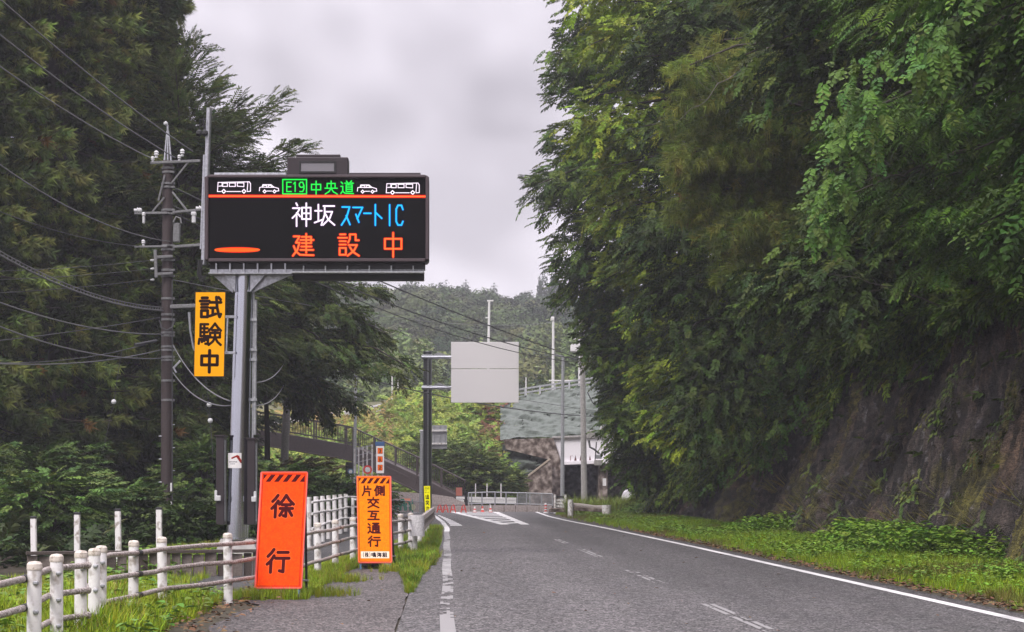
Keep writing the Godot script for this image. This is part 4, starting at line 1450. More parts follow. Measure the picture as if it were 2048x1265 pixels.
func build_utility_pole() -> void:
	var d := 52.0
	var base := Vector3(at(333, 0, d).x, -0.3, -d)
	var t := thing("utility_pole", "dark brown steel utility pole with crossarms and insulators left of the LED sign", "utility pole", base)
	var k := MB.new()
	k.tube([base, at(333.5, 700, d), at(335, 322, d)], [0.16, 0.15, 0.13], 18)
	part(t, "shaft", k, M.pole_brown)
	k = MB.new()
	for s: float in [-7.0, 0.0, 7.0]:
		k.rod(at(335 + s, 327, d - 0.05), at(335 + s * 0.2, 262, d), 0.03, 0.018)
	k.tube([at(335, 270, d), at(335, 250, d)], [0.03], 8)
	part(t, "top_frame", k, M.steel)
	k = MB.new()
	k.lathe(at(331, 247, d), [Vector2(0.001, -0.06), Vector2(0.055, -0.03), Vector2(0.06, 0.02), Vector2(0.001, 0.06)], 12)
	part(t, "top_insulator", k, M.porcelain)
	for e: Array in [[300.0, 400.0, 326.0, 322.0, 0.07], [268.0, 334.0, 427.0, 426.0, 0.06], [345.0, 398.0, 425.0, 420.0, 0.06], [345.0, 402.0, 494.0, 490.0, 0.07], [268.0, 334.0, 494.0, 493.0, 0.05], [340.0, 395.0, 614.0, 612.0, 0.1]]:
		k = MB.new()
		k.bar(at(e[0], e[2], d - 0.2), at(e[1], e[3], d - 0.2), e[4], e[4])
		part(t, "crossarm", k, M.pole_iron)
	for e: Array in [[378.0, 322.0, 343.0, 366.0], [304.0, 424.0, 328.0, 395.0], [374.0, 422.0, 344.0, 384.0], [316.0, 402.0, 329.0, 350.0]]:
		k = MB.new()
		k.bar(at(e[0], e[1], d - 0.2), at(e[2], e[3], d - 0.15), 0.045, 0.045)
		part(t, "brace", k, M.pole_iron)
	k = MB.new()
	for e: Array in [[312.0, 309.0, 1.1], [364.0, 306.0, 1.1], [305.0, 319.0, 0.9], [358.0, 316.0, 0.9], [286.0, 486.0, 0.9]]:
		insulator(k, at(e[0], e[1], d - 0.2), e[2])
	for e: Array in [[275.0, 421.0], [399.0, 417.0]]:
		insulator(k, at(e[0], e[1], d - 0.2), 1.2, Vector3.RIGHT)
	for y: float in [521.0, 538.0, 560.0]:
		insulator(k, at(304, y, d - 0.2), 0.6, Vector3.RIGHT)
	part(t, "insulators", k, M.porcelain).set_meta("kind", "stuff")
	for e: Array in [[287.0, 437.0, 0.55, 1.0], [387.0, 436.0, 0.9, 1.2]]:
		k = MB.new()
		k.box(at(e[0], e[1], d - 0.25), Vector3(0.11 * e[2], 0.28, 0.1), Basis.IDENTITY, Color.WHITE, 0.02)
		k.box(at(e[0], e[1] - 8, d - 0.25), Vector3(0.15 * e[2], 0.1, 0.13), Basis.IDENTITY, Color.WHITE, 0.02)
		part(t, "cutout", k, M.porcelain)
	k = MB.new()
	k.box(at(353, 466, d - 0.2), Vector3(0.17, 0.5, 0.18), Basis(Vector3.BACK, -0.03), Color.WHITE, 0.02)
	k.tube([at(346, 445, d - 0.3), at(352, 434, d - 0.3), at(360, 437, d - 0.3), at(362, 447, d - 0.3)], [0.025], 7)
	part(t, "arrester_box", k, M.pole_iron)
	k = MB.new()
	k.bar(at(310, 500, d - 0.25), at(312, 556, d - 0.25), 0.08, 0.08, Color.WHITE, Vector3.BACK)
	for y: float in [515.0, 549.0]: k.bar(at(310, y, d - 0.25), at(345, y - 2, d - 0.2), 0.09, 0.07)
	part(t, "side_rack", k, M.pole_iron)
	for y: float in [337.0, 345.0, 368.0, 375.0, 421.0, 428.0, 492.0, 500.0, 521.0, 541.0, 553.0, 598.0, 630.0, 640.0, 666.0, 672.0, 694.0, 701.0, 715.0, 721.0, 762.0, 801.0]:
		k = MB.new()
		var r := 0.165 if y > 350 else 0.15
		k.lathe(at(334.3, y, d), [Vector2(r * 0.9, -0.03), Vector2(r, -0.025), Vector2(r, 0.025), Vector2(r * 0.9, 0.03)], 16)
		k.box(at(334.3, y, d) + Vector3(r * 0.9, 0, 0.08), Vector3(0.1, 0.05, 0.08))
		part(t, "band", k, M.pole_iron)
	k = MB.new()
	for i in 9:
		var y := 850.0 + i * 23.0
		k.rod(at(333 + (10 if i % 2 == 0 else -10), y, d - 0.12), at(333 + (16 if i % 2 == 0 else -16), y, d - 0.12), 0.012)
	part(t, "step_bolts", k, M.steel).set_meta("kind", "stuff")
	for y: float in [977.0, 1014.0]:
		k = MB.new()
		k.box(at(342, y, d - 0.2), Vector3(0.05, 0.27, 0.02))
		part(t, "marker_plate", k, M.white)
	k = MB.new()
	k.tube([at(318, 640, d - 0.2), at(322, 655, d - 0.2), at(333, 661, d - 0.25), at(344, 655, d - 0.2), at(349, 642, d - 0.2)], [0.02], 7)
	k.tube([at(344, 560, d - 0.2), at(344, 1050, d - 0.2)], [0.015], 6)
	part(t, "jumper_cable", k, M.wire)
	k = MB.new()
	k.bar(at(346, 737, d - 0.2), at(360, 722, d - 0.2), 0.05, 0.05)
	k.bar(at(346, 735, d - 0.2), at(352, 746, d - 0.2), 0.04, 0.04)
	k.tube([at(378, 625, d - 0.3), at(380, 660, d - 0.3), at(386, 695, d - 0.3), at(389, 702, d - 0.3)], [0.045, 0.03, 0.03, 0.03], 7)
	part(t, "cable_bracket", k, M.steel)

func wire(called: String, label: String, a: Vector3, b: Vector3, r: float, sag: float, m: Material, group: String) -> void:
	var pts := []
	for i in 17:
		var t := i / 16.0
		pts.append(a.lerp(b, t) + Vector3.DOWN * sag * 4 * t * (1 - t))
	var k := MB.new()
	k.tube(pts, [r], 6, Color.WHITE, false)
	single(called, k, m, label, "wire", group, a)

func build_wires() -> void:
	var G := "overhead wires round the brown pole"
	var list := [
		[385.0, 303.0, -60.0, -55.0, 0.016, 0.15, "topmost bare wire descending from the upper left to the right end of the top crossarm"],
		[350.0, 316.0, -80.0, 5.0, 0.016, 0.15, "second bare wire from the upper left, ending at the right insulator of the top crossarm"],
		[304.0, 318.0, -80.0, 75.0, 0.016, 0.15, "third bare wire from the upper left, ending at the left insulator of the top crossarm"],
		[342.0, 484.0, -80.0, 270.0, 0.014, 0.4, "single wire from the left edge down to the pole's third crossarm"],
		[283.0, 493.0, -80.0, 390.0, 0.009, 0.2, "faint thin wire meeting the pole at the third crossarm"],
		[302.0, 521.0, -80.0, 545.0, 0.008, 0.05, "upper of three faint level wires ending at the pole's side rack"],
		[302.0, 538.0, -80.0, 562.0, 0.008, 0.05, "middle of three faint level wires ending at the pole's side rack"],
		[302.0, 559.0, -80.0, 590.0, 0.008, 0.05, "lowest of three faint level wires ending at the pole's side rack"],
		[328.0, 669.0, -80.0, 575.0, 0.017, 0.25, "black cable crossing from the left edge to the pole below the spiral hanger"],
		[326.0, 717.0, -80.0, 620.0, 0.017, 0.3, "lowest dark cable sloping down from the left edge to the pole"],
		[320.0, 635.0, -80.0, 690.0, 0.012, 0.05, "thin cable rising from the left edge to the pole just under the spiral hanger"],
		[322.0, 700.0, -80.0, 722.0, 0.015, 0.2, "dark cable sagging level across the lower left to the pole"],
		[300.0, 686.0, -80.0, 724.0, 0.013, 0.2, "dark cable ending in a long splice sleeve left of the pole"],
	]
	for e: Array in list:
		wire("power_line", e[6], at(e[0], e[1], 52.0), at(e[2], e[3], 40.0), e[4], e[5], M.wire_pale if e[4] > 0.013 else M.wire, G)
	# the telephone cable in its spiral hanger
	var t := thing("spiral_cable", "thick cable hung in a spiral hanger running from the left edge to the pole", "cable", at(325, 622, 52.0), "")
	var a := at(328, 622, 52.0)
	var b := at(-80, 462, 40.0)
	for s: float in [0.0, 0.085]:
		var k := MB.new()
		var pts := []
		for i in 17:
			var q := i / 16.0
			pts.append(a.lerp(b, q) + Vector3.DOWN * 0.35 * 4 * q * (1 - q) + Vector3.UP * s)
		k.tube(pts, [0.022 if s == 0.0 else 0.012], 6)
		part(t, "strand", k, M.wire_pale)
	var sp := MB.new()
	var pts := []
	for i in 500:
		var q := i / 499.0
		pts.append(a.lerp(b, q) + Vector3.DOWN * 0.35 * 4 * q * (1 - q) + Vector3(0, 0.042 + 0.05 * sin(i * 0.75), 0.05 * cos(i * 0.75)))
	sp.tube(pts, [0.009], 4, Color.WHITE, false)
	part(t, "spiral", sp, M.wire_pale)
	var k := MB.new()
	k.rod(at(269, 690, 51.0), at(312, 682, 51.6), 0.035)
	single("splice_sleeve", k, M.wire, "long dark splice sleeve on a cable just left of the brown pole", "cable splice", "", at(269, 690, 51.0))
	# to the right
	var R := "overhead wires running right across the road"
	wire("power_line", "upper long cable crossing the hill from behind the LED sign to the right trees", at(345, 375, 52.3), at(1215, 735, 97), 0.022, 0.3, M.wire, R)
	wire("power_line", "middle of the long cables crossing in front of the blank overhead sign", at(345, 412, 52.3), at(1215, 728, 96), 0.02, 0.7, M.wire, R)
	wire("power_line", "lowest of the three long cables crossing above the blank overhead sign", at(345, 425, 52.3), at(1215, 730, 96), 0.016, 0.9, M.wire, R)
	wire("power_line", "dark cable from the grey pole passing low over the road to the tunnel's right", at(585, 718, 75), at(1235, 835, 108), 0.025, 0.5, M.wire, R)
	wire("power_line", "thin cable just above the low dark cable over the road", at(585, 712, 75), at(1235, 828, 108), 0.012, 0.15, M.wire, R)
	wire("power_line", "thin pale wire spanning the hillside to the tall lamp pole", at(345, 560, 52.3), at(1105, 645, 139), 0.012, 0.6, M.wire_pale, R)
	for e: Array in [[345.0, 690.0, 460.0, 803.0, "upper of two cables sagging from the brown pole to the sign pole"], [345.0, 745.0, 462.0, 812.0, "lower of two cables sagging from the brown pole to the sign pole"], [508.0, 766.0, 575.0, 712.0, "upper cable rising from the sign pole to the grey pole"], [508.0, 812.0, 572.0, 760.0, "lower cable rising from the sign pole to the grey pole"]]:
		var left: bool = e[0] < 400
		wire("drop_cable", e[4], at(e[0], e[1], 52.0 if left else 38.0), at(e[2], e[3], 38.0 if left else 75.0), 0.014, 0.25, M.wire_pale, "cables tied to the sign pole")
	# stay wire with its ball
	for e: Array in [[243.0, 700.0, 205.0, 905.0, 227.0, 804.0, 50.0, "thin stay wire with a white ball insulator among the dark cedars"], [400.0, 690.0, 425.0, 905.0, 418.0, 810.0, 50.0, "stay with a white ball insulator left of the sign pole, the upper ball"], [404.0, 790.0, 428.0, 960.0, 420.0, 842.0, 49.0, "stay with a white ball insulator left of the sign pole, the lower ball"]]:
		t = thing("stay_wire", e[7], "stay wire", at(e[0], e[1], e[6]), "stay wires with ball insulators")
		k = MB.new()
		k.tube([at(e[0], e[1], e[6]), at(e[4], e[5], e[6]), at(e[2], e[3], e[6])], [0.006], 5)
		part(t, "strand", k, M.wire)
		k = MB.new()
		k.lathe(at(e[4], e[5], e[6]), [Vector2(0.001, -0.065), Vector2(0.05, -0.045), Vector2(0.065, 0), Vector2(0.05, 0.045), Vector2(0.001, 0.065)], 14)
		part(t, "ball_insulator", k, M.porcelain)

func lamp_pole(label: String, a: Vector3, b: Vector3, r: float, arms: Array, m: Material, called := "lamp_pole", cat := "lamp pole") -> Node3D:
	var t := thing(called, label, cat, a, "slender grey poles" if called == "lamp_pole" else "")
	var k := MB.new()
	k.tube([a, a.lerp(b, 0.5), b], [r, r * 0.85, r * 0.7], 12)
	part(t, "shaft", k, m)
	for e: Array in arms:
		k = MB.new()
		k.bar(e[0], e[1], e[2], e[2])
		part(t, e[3], k, m)
	return t

func build_far_poles() -> void:
	# grey concrete pole under the leaning tree
	lamp_pole("grey concrete utility pole under the branches right of the sign pole", Vector3(at(562, 0, 75).x, -0.3, -75), at(579, 698, 75), 0.17, [[at(566, 722, 74.8), at(592, 716, 74.8), 0.06, "crossarm"], [at(570, 740, 74.8), at(584, 706, 74.8), 0.09, "transformer_bracket"]], M.concrete_pole, "concrete_pole", "utility pole")
	lamp_pole("slender grey lamp pole in front of the brown footbridge", Vector3(at(708, 0, 94).x, 0, -94), at(711.5, 748, 94), 0.09, [[at(711.5, 749, 94), at(713.5, 738, 94), 0.07, "lamp_head"]], M.steel_dull)
	lamp_pole("pale lamp pole rising above the blank overhead sign", Vector3(at(975, 0, 140).x, 6.5, -140), at(978.5, 602, 140), 0.11, [[at(974, 602, 140), at(987, 602, 140), 0.1, "lamp_head"], [at(971, 636, 140), at(978, 636, 140), 0.08, "bracket"]], M.white)
	lamp_pole("tall pale pole with a finial on the expressway edge", Vector3(at(1106, 0, 140).x, 7.5, -140), at(1106.5, 634, 140), 0.11, [[at(1105, 642, 140), at(1105, 634, 140), 0.25, "lamp_head"]], M.white)
	lamp_pole("pale pole with grey boxes half hidden by the right trees", Vector3(at(1160, 0, 140).x, 7.7, -140), at(1160, 640, 140), 0.13, [[at(1149, 688, 140), at(1149, 705, 140), 0.55, "equipment_box"], [at(1098, 762, 138), at(1162, 762, 138), 0.1, "cross_rail"], [at(1146, 678, 140), at(1160, 678, 140), 0.1, "bracket"]], M.white)
	lamp_pole("grey lamp pole with a short arm standing before the tunnel mouth", Vector3(at(1124.5, 0, 104).x, 0.2, -104), at(1126, 714, 104), 0.11, [[at(1126, 714, 104), at(1110, 711, 104), 0.09, "lamp_arm"]], M.steel_dull)
	for e: Array in [[784.0, 750.0, 806.0, "left of two short pale posts on the expressway slope"], [796.0, 757.0, 812.0, "right of two short pale posts on the expressway slope"], [1052.0, 755.0, 790.0, "short pale marker post on the expressway edge right of the overhead sign"]]:
		lamp_pole(e[3], at(e[0], e[2], 150), at(e[0], e[1], 150), 0.06, [], M.white, "marker_post", "post")
	var t := lamp_pole("thick pale concrete pole with boxes in front of the tunnel facade", Vector3(at(1169, 0, 100).x, 0, -100), at(1164, 640, 100), 0.16, [[at(1198, 868, 100), at(1230, 795, 101), 0.1, "brace"]], M.concrete, "concrete_pole", "utility pole")
	for e: Array in [[1182.0, 870.0, 0.38, 0.42], [1198.0, 914.0, 0.3, 0.22], [1197.0, 926.0, 0.42, 0.3]]:
		var k := MB.new()
		k.box(at(e[0], e[1], 99.8), Vector3(e[2], e[3], 0.3), Basis.IDENTITY, Color.WHITE, 0.03)
		part(t, "equipment_box", k, M.concrete if e[1] > 920 or e[1] < 900 else M.steel_dull)
	var k := MB.new()
	k.tube([at(1178, 882, 99.9), at(1180, 895, 99.7), at(1188, 899, 99.7), at(1199, 908, 99.8)], [0.05], 7)
	k.tube([at(1175, 785, 99.9), at(1185, 805, 99.8), at(1198, 818, 99.8), at(1210, 822, 99.8)], [0.03], 6)
	k.tube([at(1193, 885, 99.9), at(1190, 925, 99.8)], [0.03], 6)
	part(t, "cable", k, M.wire)

# ---------------------------------------------------------------- the far end of the road
func build_far_end() -> void:
	var k := MB.new()
	var d := 103.0
	# concrete parapet at the bend, rising on the left
	var t := thing("parapet_wall", "low pale concrete parapet across the end of the road, stepped up on the left", "wall", at(985, 1026, d))
	var poly := PackedVector2Array()
	for e: Array in [[780.0, 1028.0], [780.0, 983.0], [863.0, 989.0], [906.0, 995.0], [911.0, 999.0], [934.0, 1007.0], [941.0, 1011.5], [1020.0, 1011.0], [1104.0, 1012.5], [1104.0, 1028.0]]:
		var p := at(e[0], e[1], d)
		poly.append(Vector2(p.x, maxf(p.y, -0.1)))
	k.prism(poly, Vector3(0, 0, -d), Vector3.RIGHT, Vector3.UP, Vector3(0, 0, -0.25))
	part(t, "wall", k, M.concrete_rosy)
	k = MB.new()
	for x: float in [900.0, 941.0, 963.0, 985.0, 1008.0, 1031.0, 1054.0, 1078.0]:
		var p := at(x, 1013, d - 0.004)
		k.box(Vector3(p.x, 0.15, p.z), Vector3(0.03, 0.36, 0.012))
	part(t, "joints", k, M.concrete_dark).set_meta("kind", "stuff")
	# tube railing on it
	t = thing("tube_railing", "grey tube railing standing on the concrete parapet at the bend", "railing", at(1020, 1012, d + 0.1))
	var xs := [937.0, 943.0, 964.0, 990.0, 1012.0, 1035.0, 1053.0, 1060.0, 1083.0, 1105.0]
	for x: float in xs:
		k = MB.new()
		k.tube([at(x, 1013, d + 0.1), at(x, 985 + absf(x - 985) * 0.03, d + 0.1)], [0.035], 8)
		part(t, "post", k, M.steel_dull)
	for y: float in [0.0, 22.0]:
		k = MB.new()
		k.tube([at(936, 986.5 + y, d + 0.1), at(985, 985 + y, d + 0.1), at(1105, 988.6 + y, d + 0.1)], [0.03], 8)
		part(t, "rail", k, M.steel_dull)
	k = MB.new()
	for i in 40:
		var x := 1036 + i * 1.75
		k.rod(at(x, 1010, d + 0.1), at(x, 988, d + 0.1), 0.012, -1, 4)
	part(t, "balusters", k, M.steel_dull).set_meta("kind", "stuff")
	t = thing("beam_guardrail", "white corrugated guardrail behind the tube railing", "guardrail", at(985, 1005, d + 3))
	k = MB.new()
	var a := at(912, 993.5, d + 3)
	var b := at(1032, 1002.5, d + 3)
	for s: float in [0.0, 0.16]:
		k.bar(Vector3(a.x, a.y - 0.08 - s, a.z), Vector3(b.x, a.y - 0.14 - s, b.z), 0.06, 0.13)
	k.bar(Vector3(a.x, a.y - 0.16, a.z - 0.02), Vector3(b.x, a.y - 0.22, b.z - 0.02), 0.04, 0.22)
	part(t, "beam", k, M.white)
	for x: float in [980.0, 1031.0, 925.0]:
		k = MB.new()
		k.rod(at(x, 1016, d + 3.1), at(x, 996, d + 3.1), 0.05)
		part(t, "post", k, M.white)
	for e: Array in [[951.0, "left of three thin pale stakes behind the tube railing"], [974.0, "middle of three thin pale stakes behind the tube railing"], [1002.0, "right of three thin pale stakes behind the tube railing"]]:
		k = MB.new()
		k.rod(at(e[0], 1000, d + 4), at(e[0], 968, d + 4), 0.03)
		single("garden_stake", k, M.white_old, e[1], "stake", "pale stakes behind the tube railing", at(e[0], 1000, d + 4))
	# barricades: red tube trestles joined by bars
	for e: Array in [[879.0, 1008.0, "red tube trestle farthest left in front of the parapet"], [891.0, 1011.0, "red tube trestle second from the left before the parapet"], [906.0, 1010.0, "red tube trestle third from the left before the parapet"], [927.0, 1011.0, "red tube trestle standing alone at the right of the row"]]:
		t = thing("barricade", e[2], "barricade", Vector3(at(e[0], 0, 100).x, 0, -100), "red barricades at the bend")
		var c := at(e[0], e[1], 100.0)
		c.y = 0
		for s: float in [-1, 1]:
			k = MB.new()
			k.tube([c + Vector3(s * 0.13, 0, 0), c + Vector3(s * 0.06, 0.32, 0), c + Vector3(0, 0.4, 0)], [0.03], 8)
			part(t, "leg", k, M.red)
		k = MB.new()
		k.rod(c + Vector3(-0.09, 0.16, 0), c + Vector3(0.09, 0.16, 0), 0.025)
		part(t, "crossbar", k, M.red)
		k = MB.new()
		k.rod(c + Vector3(-0.35, 0.38, -0.03), c + Vector3(0.2, 0.36, -0.03), 0.016)
		part(t, "pipe", k, M.wire)
	# cones and posts
	for e: Array in [[949.5, 101.0, 0.3, "small white and red cone left of the road's middle at the parapet"], [965.0, 101.5, 0.3, "middle one of the small cones at the parapet"], [981.0, 101.2, 0.34, "small cone right of the middle, the last before the zebra wedge"]]:
		var c := at(e[0], 0, e[1])
		c.y = 0
		t = thing("traffic_cone", e[3], "traffic cone", c, "small cones at the parapet")
		k = MB.new()
		k.box(c + Vector3(0, 0.015, 0), Vector3(0.2, 0.03, 0.2))
		part(t, "base", k, M.red)
		k = MB.new()
		k.lathe(c, [Vector2(0.085, 0.03), Vector2(0.05, 0.5 * e[2]), Vector2(0.025, e[2]), Vector2(0.001, e[2] + 0.01)], 12)
		part(t, "body", k, M.red if e[0] > 960 and e[0] < 970 else M.white)
		k = MB.new()
		k.lathe(c, [Vector2(0.068, 0.4 * e[2]), Vector2(0.05, 0.62 * e[2])], 12)
		part(t, "band", k, M.white if e[0] > 960 and e[0] < 970 else M.red)
	var dc := Vector3(at(1091.5, 0, 98).x, 0, -98)
	t = thing("delineator", "striped red and white marker post on the road by the steps", "marker post", dc)
	k = MB.new()
	k.lathe(dc, [Vector2(0.12, 0), Vector2(0.12, 0.03), Vector2(0.06, 0.05), Vector2(0.055, 0.46), Vector2(0.03, 0.5), Vector2(0.001, 0.5)], 12)
	part(t, "post", k, M.white)
	for h: float in [0.08, 0.21, 0.34]:
		k = MB.new()
		k.lathe(dc, [Vector2(0.062, h), Vector2(0.062, h + 0.065)], 12)
		part(t, "stripe", k, M.red)
	# end of the right-hand rail: two white posts with dark boards between
	t = thing("rail_end", "stepped end of a fence with dark boards between two pale posts", "fence", Vector3(at(1120, 0, 97).x, 0, -97))
	for x: float in [1110.0, 1131.0]:
		k = MB.new()
		k.rod(Vector3(at(x, 0, 97).x, 0, -97), at(x, 990, 97), 0.06)
		part(t, "post", k, M.white_old)
	for y: float in [994.0, 1001.0, 1007.0, 1013.0]:
		k = MB.new()
		k.bar(at(1110, y, 97.1), at(1131, y + 1, 97.1), 0.05, 0.1)
		part(t, "board", k, M.black if int(y) % 2 == 0 else M.white_old)
	k = MB.new()
	k.box(at(1117, 1021, 95), Vector3(0.9, 0.2, 0.5), Basis.IDENTITY, Color.WHITE, 0.03)
	single("kerb_block", k, M.concrete_dark, "small dark concrete block at the foot of the stepped fence end", "block", "", at(1117, 1021, 95))
	# the short old guardrail on the right verge
	d = 88.0
	t = thing("old_guardrail", "short mossy guardrail with rounded white ends in the grass right of the road", "guardrail", Vector3(at(1180, 0, d).x, 0, -d))
	for e: Array in [[1141.0, 1000.0, 0.12], [1213.0, 1011.0, 0.2]]:
		k = MB.new()
		var top := at(e[0], e[1], d)
		k.tube([Vector3(top.x, -0.05, -d), top], [e[2], e[2]], 12)
		part(t, "post", k, M.white_old)
	k = MB.new()
	k.tube([at(1141, 1012, d + 0.2), at(1160, 1013, d + 0.2), at(1190, 1017, d + 0.2), at(1213, 1017, d + 0.2)], [0.13], 10)
	part(t, "beam", k, M.rail_old)
	k = MB.new()
	k.bar(at(1143, 1018, d + 0.1), at(1212, 1022, d + 0.1), 0.1, 0.16)
	part(t, "lower_beam", k, M.concrete_dark)

	# green barricades, a round board and the thin site railing on the left
	d = 78.0
	for e: Array in [[796.0, 0.36, "green plastic barricade stand leftmost behind the amber sign"], [805.0, 0.42, "middle green plastic barricade stand behind the site railing"], [816.0, 0.34, "green plastic barricade stand next to the round pale board"]]:
		var c := at(e[0], 1022, d)
		t = thing("green_barricade", e[2], "barricade", c, "green barricade stands")
		for s: float in [-1, 1]:
			k = MB.new()
			k.tube([c + Vector3(s * 0.1, 0, 0), c + Vector3(s * 0.07, e[1] * 0.7, 0), c + Vector3(s * 0.02, e[1] * 1.1, 0)], [0.05, 0.06, 0.04], 8)
			part(t, "leg", k, M.green_plastic)
		k = MB.new()
		k.box(c + Vector3(0, e[1] * 0.55, 0.02), Vector3(0.16, 0.1, 0.06), Basis.IDENTITY, Color.WHITE, 0.02)
		part(t, "panel", k, M.white if e[0] > 810 else M.green_plastic)
	var rc := at(825, 1015, d)
	t = thing("round_board", "round pale board on a thin stand beside the green barricades", "sign", rc)
	k = MB.new()
	k.lathe(rc, [Vector2(0.001, 0), Vector2(0.12, 0), Vector2(0.12, 0.03), Vector2(0.001, 0.03)], 18, Color.WHITE, Vector3.BACK)
	part(t, "disc", k, mat(0.75, 0.74, 0.5, 0.5))
	k = MB.new()
	k.rod(rc, rc + Vector3(0, -0.3, 0), 0.02)
	k.rod(rc, rc + Vector3(0, 0.3, 0), 0.02)
	part(t, "stand", k, M.green_plastic)
	k = MB.new()
	k.box(at(812, 1005, 82), Vector3(0.36, 0.3, 0.03))
	single("warning_board", k, mat(0.8, 0.3, 0.2, 0.5), "small orange and white board behind the green barricades", "sign", "", at(812, 1005, 82))
	t = thing("site_railing", "thin grey mesh railing in front of the green barricades", "railing", at(815, 1020, 74))
	k = MB.new()
	for i in 22:
		var x := 783 + i * 3.1
		k.rod(at(x, 1026, 74), at(x, 1001 + i * 0.2, 74), 0.008, -1, 4)
	part(t, "bars", k, M.steel_dull).set_meta("kind", "stuff")
	for y: float in [1001.0, 1024.0]:
		k = MB.new()
		k.rod(at(783, y, 74), at(849, y + 4, 74), 0.018)
		part(t, "rail", k, M.steel_dull)

	# the brown footbridge coming down to the road
	t = thing("footbridge", "dark brown steel footbridge sloping down to the road with a railed deck", "footbridge", at(700, 895, 104))
	var deck := [at(430, 848, 112), at(566, 868, 111), at(690, 889, 110), at(706, 893, 110), at(834, 952, 107.5), at(932, 1001, 106)]
	for i in deck.size() - 1:
		var p: Vector3 = deck[i]
		var q: Vector3 = deck[i + 1]
		for s: float in [0.0, -1.9]:
			k = MB.new()
			var hh := 0.85
			k.bar(p + Vector3(0, -hh / 2, s), q + Vector3(0, -hh / 2, s), 0.16, hh)
			part(t, "girder", k, M.brown_steel)
			k = MB.new()
			k.bar(p + Vector3(0, -hh + 0.03, s + 0.1), q + Vector3(0, -hh + 0.03, s + 0.1), 0.22, 0.05)
			part(t, "flange", k, M.brown_steel)
		k = MB.new()
		k.bar(p + Vector3(0, -0.1, -0.95), q + Vector3(0, -0.1, -0.95), 1.74, 0.14)
		part(t, "deck", k, M.brown_steel)
		for s: float in [0.0, -1.9]:
			k = MB.new()
			k.bar(p + Vector3(0, 1.02, s), q + Vector3(0, 1.02, s), 0.08, 0.06)
			part(t, "handrail", k, M.brown_steel)
			k = MB.new()
			k.bar(p + Vector3(0, 0.16, s), q + Vector3(0, 0.16, s), 0.05, 0.05)
			var n := int(p.distance_to(q) / 0.16)
			for j in n:
				var c := p.lerp(q, (j + 0.5) / n) + Vector3(0, 0.12, s)
				k.bar(c, c + Vector3(0, 0.88, 0), 0.022, 0.022)
			part(t, "balusters", k, M.brown_steel).set_meta("kind", "stuff")
			for j in maxi(1, int(p.distance_to(q) / 1.5)):
				var c := p.lerp(q, j / maxf(1, int(p.distance_to(q) / 1.5)))
				k = MB.new()
				k.bar(c + Vector3(0, -0.05, s), c + Vector3(0, 1.03, s), 0.09, 0.09)
				part(t, "post", k, M.brown_steel)
	for e: Array in [[700.0, 0.5], [600.0, 0.4]]:
		k = MB.new()
		var c := at(e[0], 925, 111.5)
		k.bar(Vector3(c.x, -0.5, c.z), c, e[1], e[1])
		part(t, "pier", k, M.brown_steel)
	for e: Array in [[900.0, 988.0, "dark gate post beside the low end of the footbridge"]]:
		k = MB.new()
		k.bar(at(933, 1012, 98), at(931, 983, 98), 0.14, 0.14, Color.WHITE, Vector3.BACK)
		single("gate_post", k, M.black, e[2], "post", "", at(933, 1012, 98))
	k = MB.new()
	k.box(at(918, 984, 98), Vector3(0.3, 0.4, 0.03))
	single("notice_board", k, mat(0.55, 0.18, 0.13, 0.6), "small faded red notice board at the foot of the footbridge", "sign", "", at(918, 984, 98))

	build_tunnel()

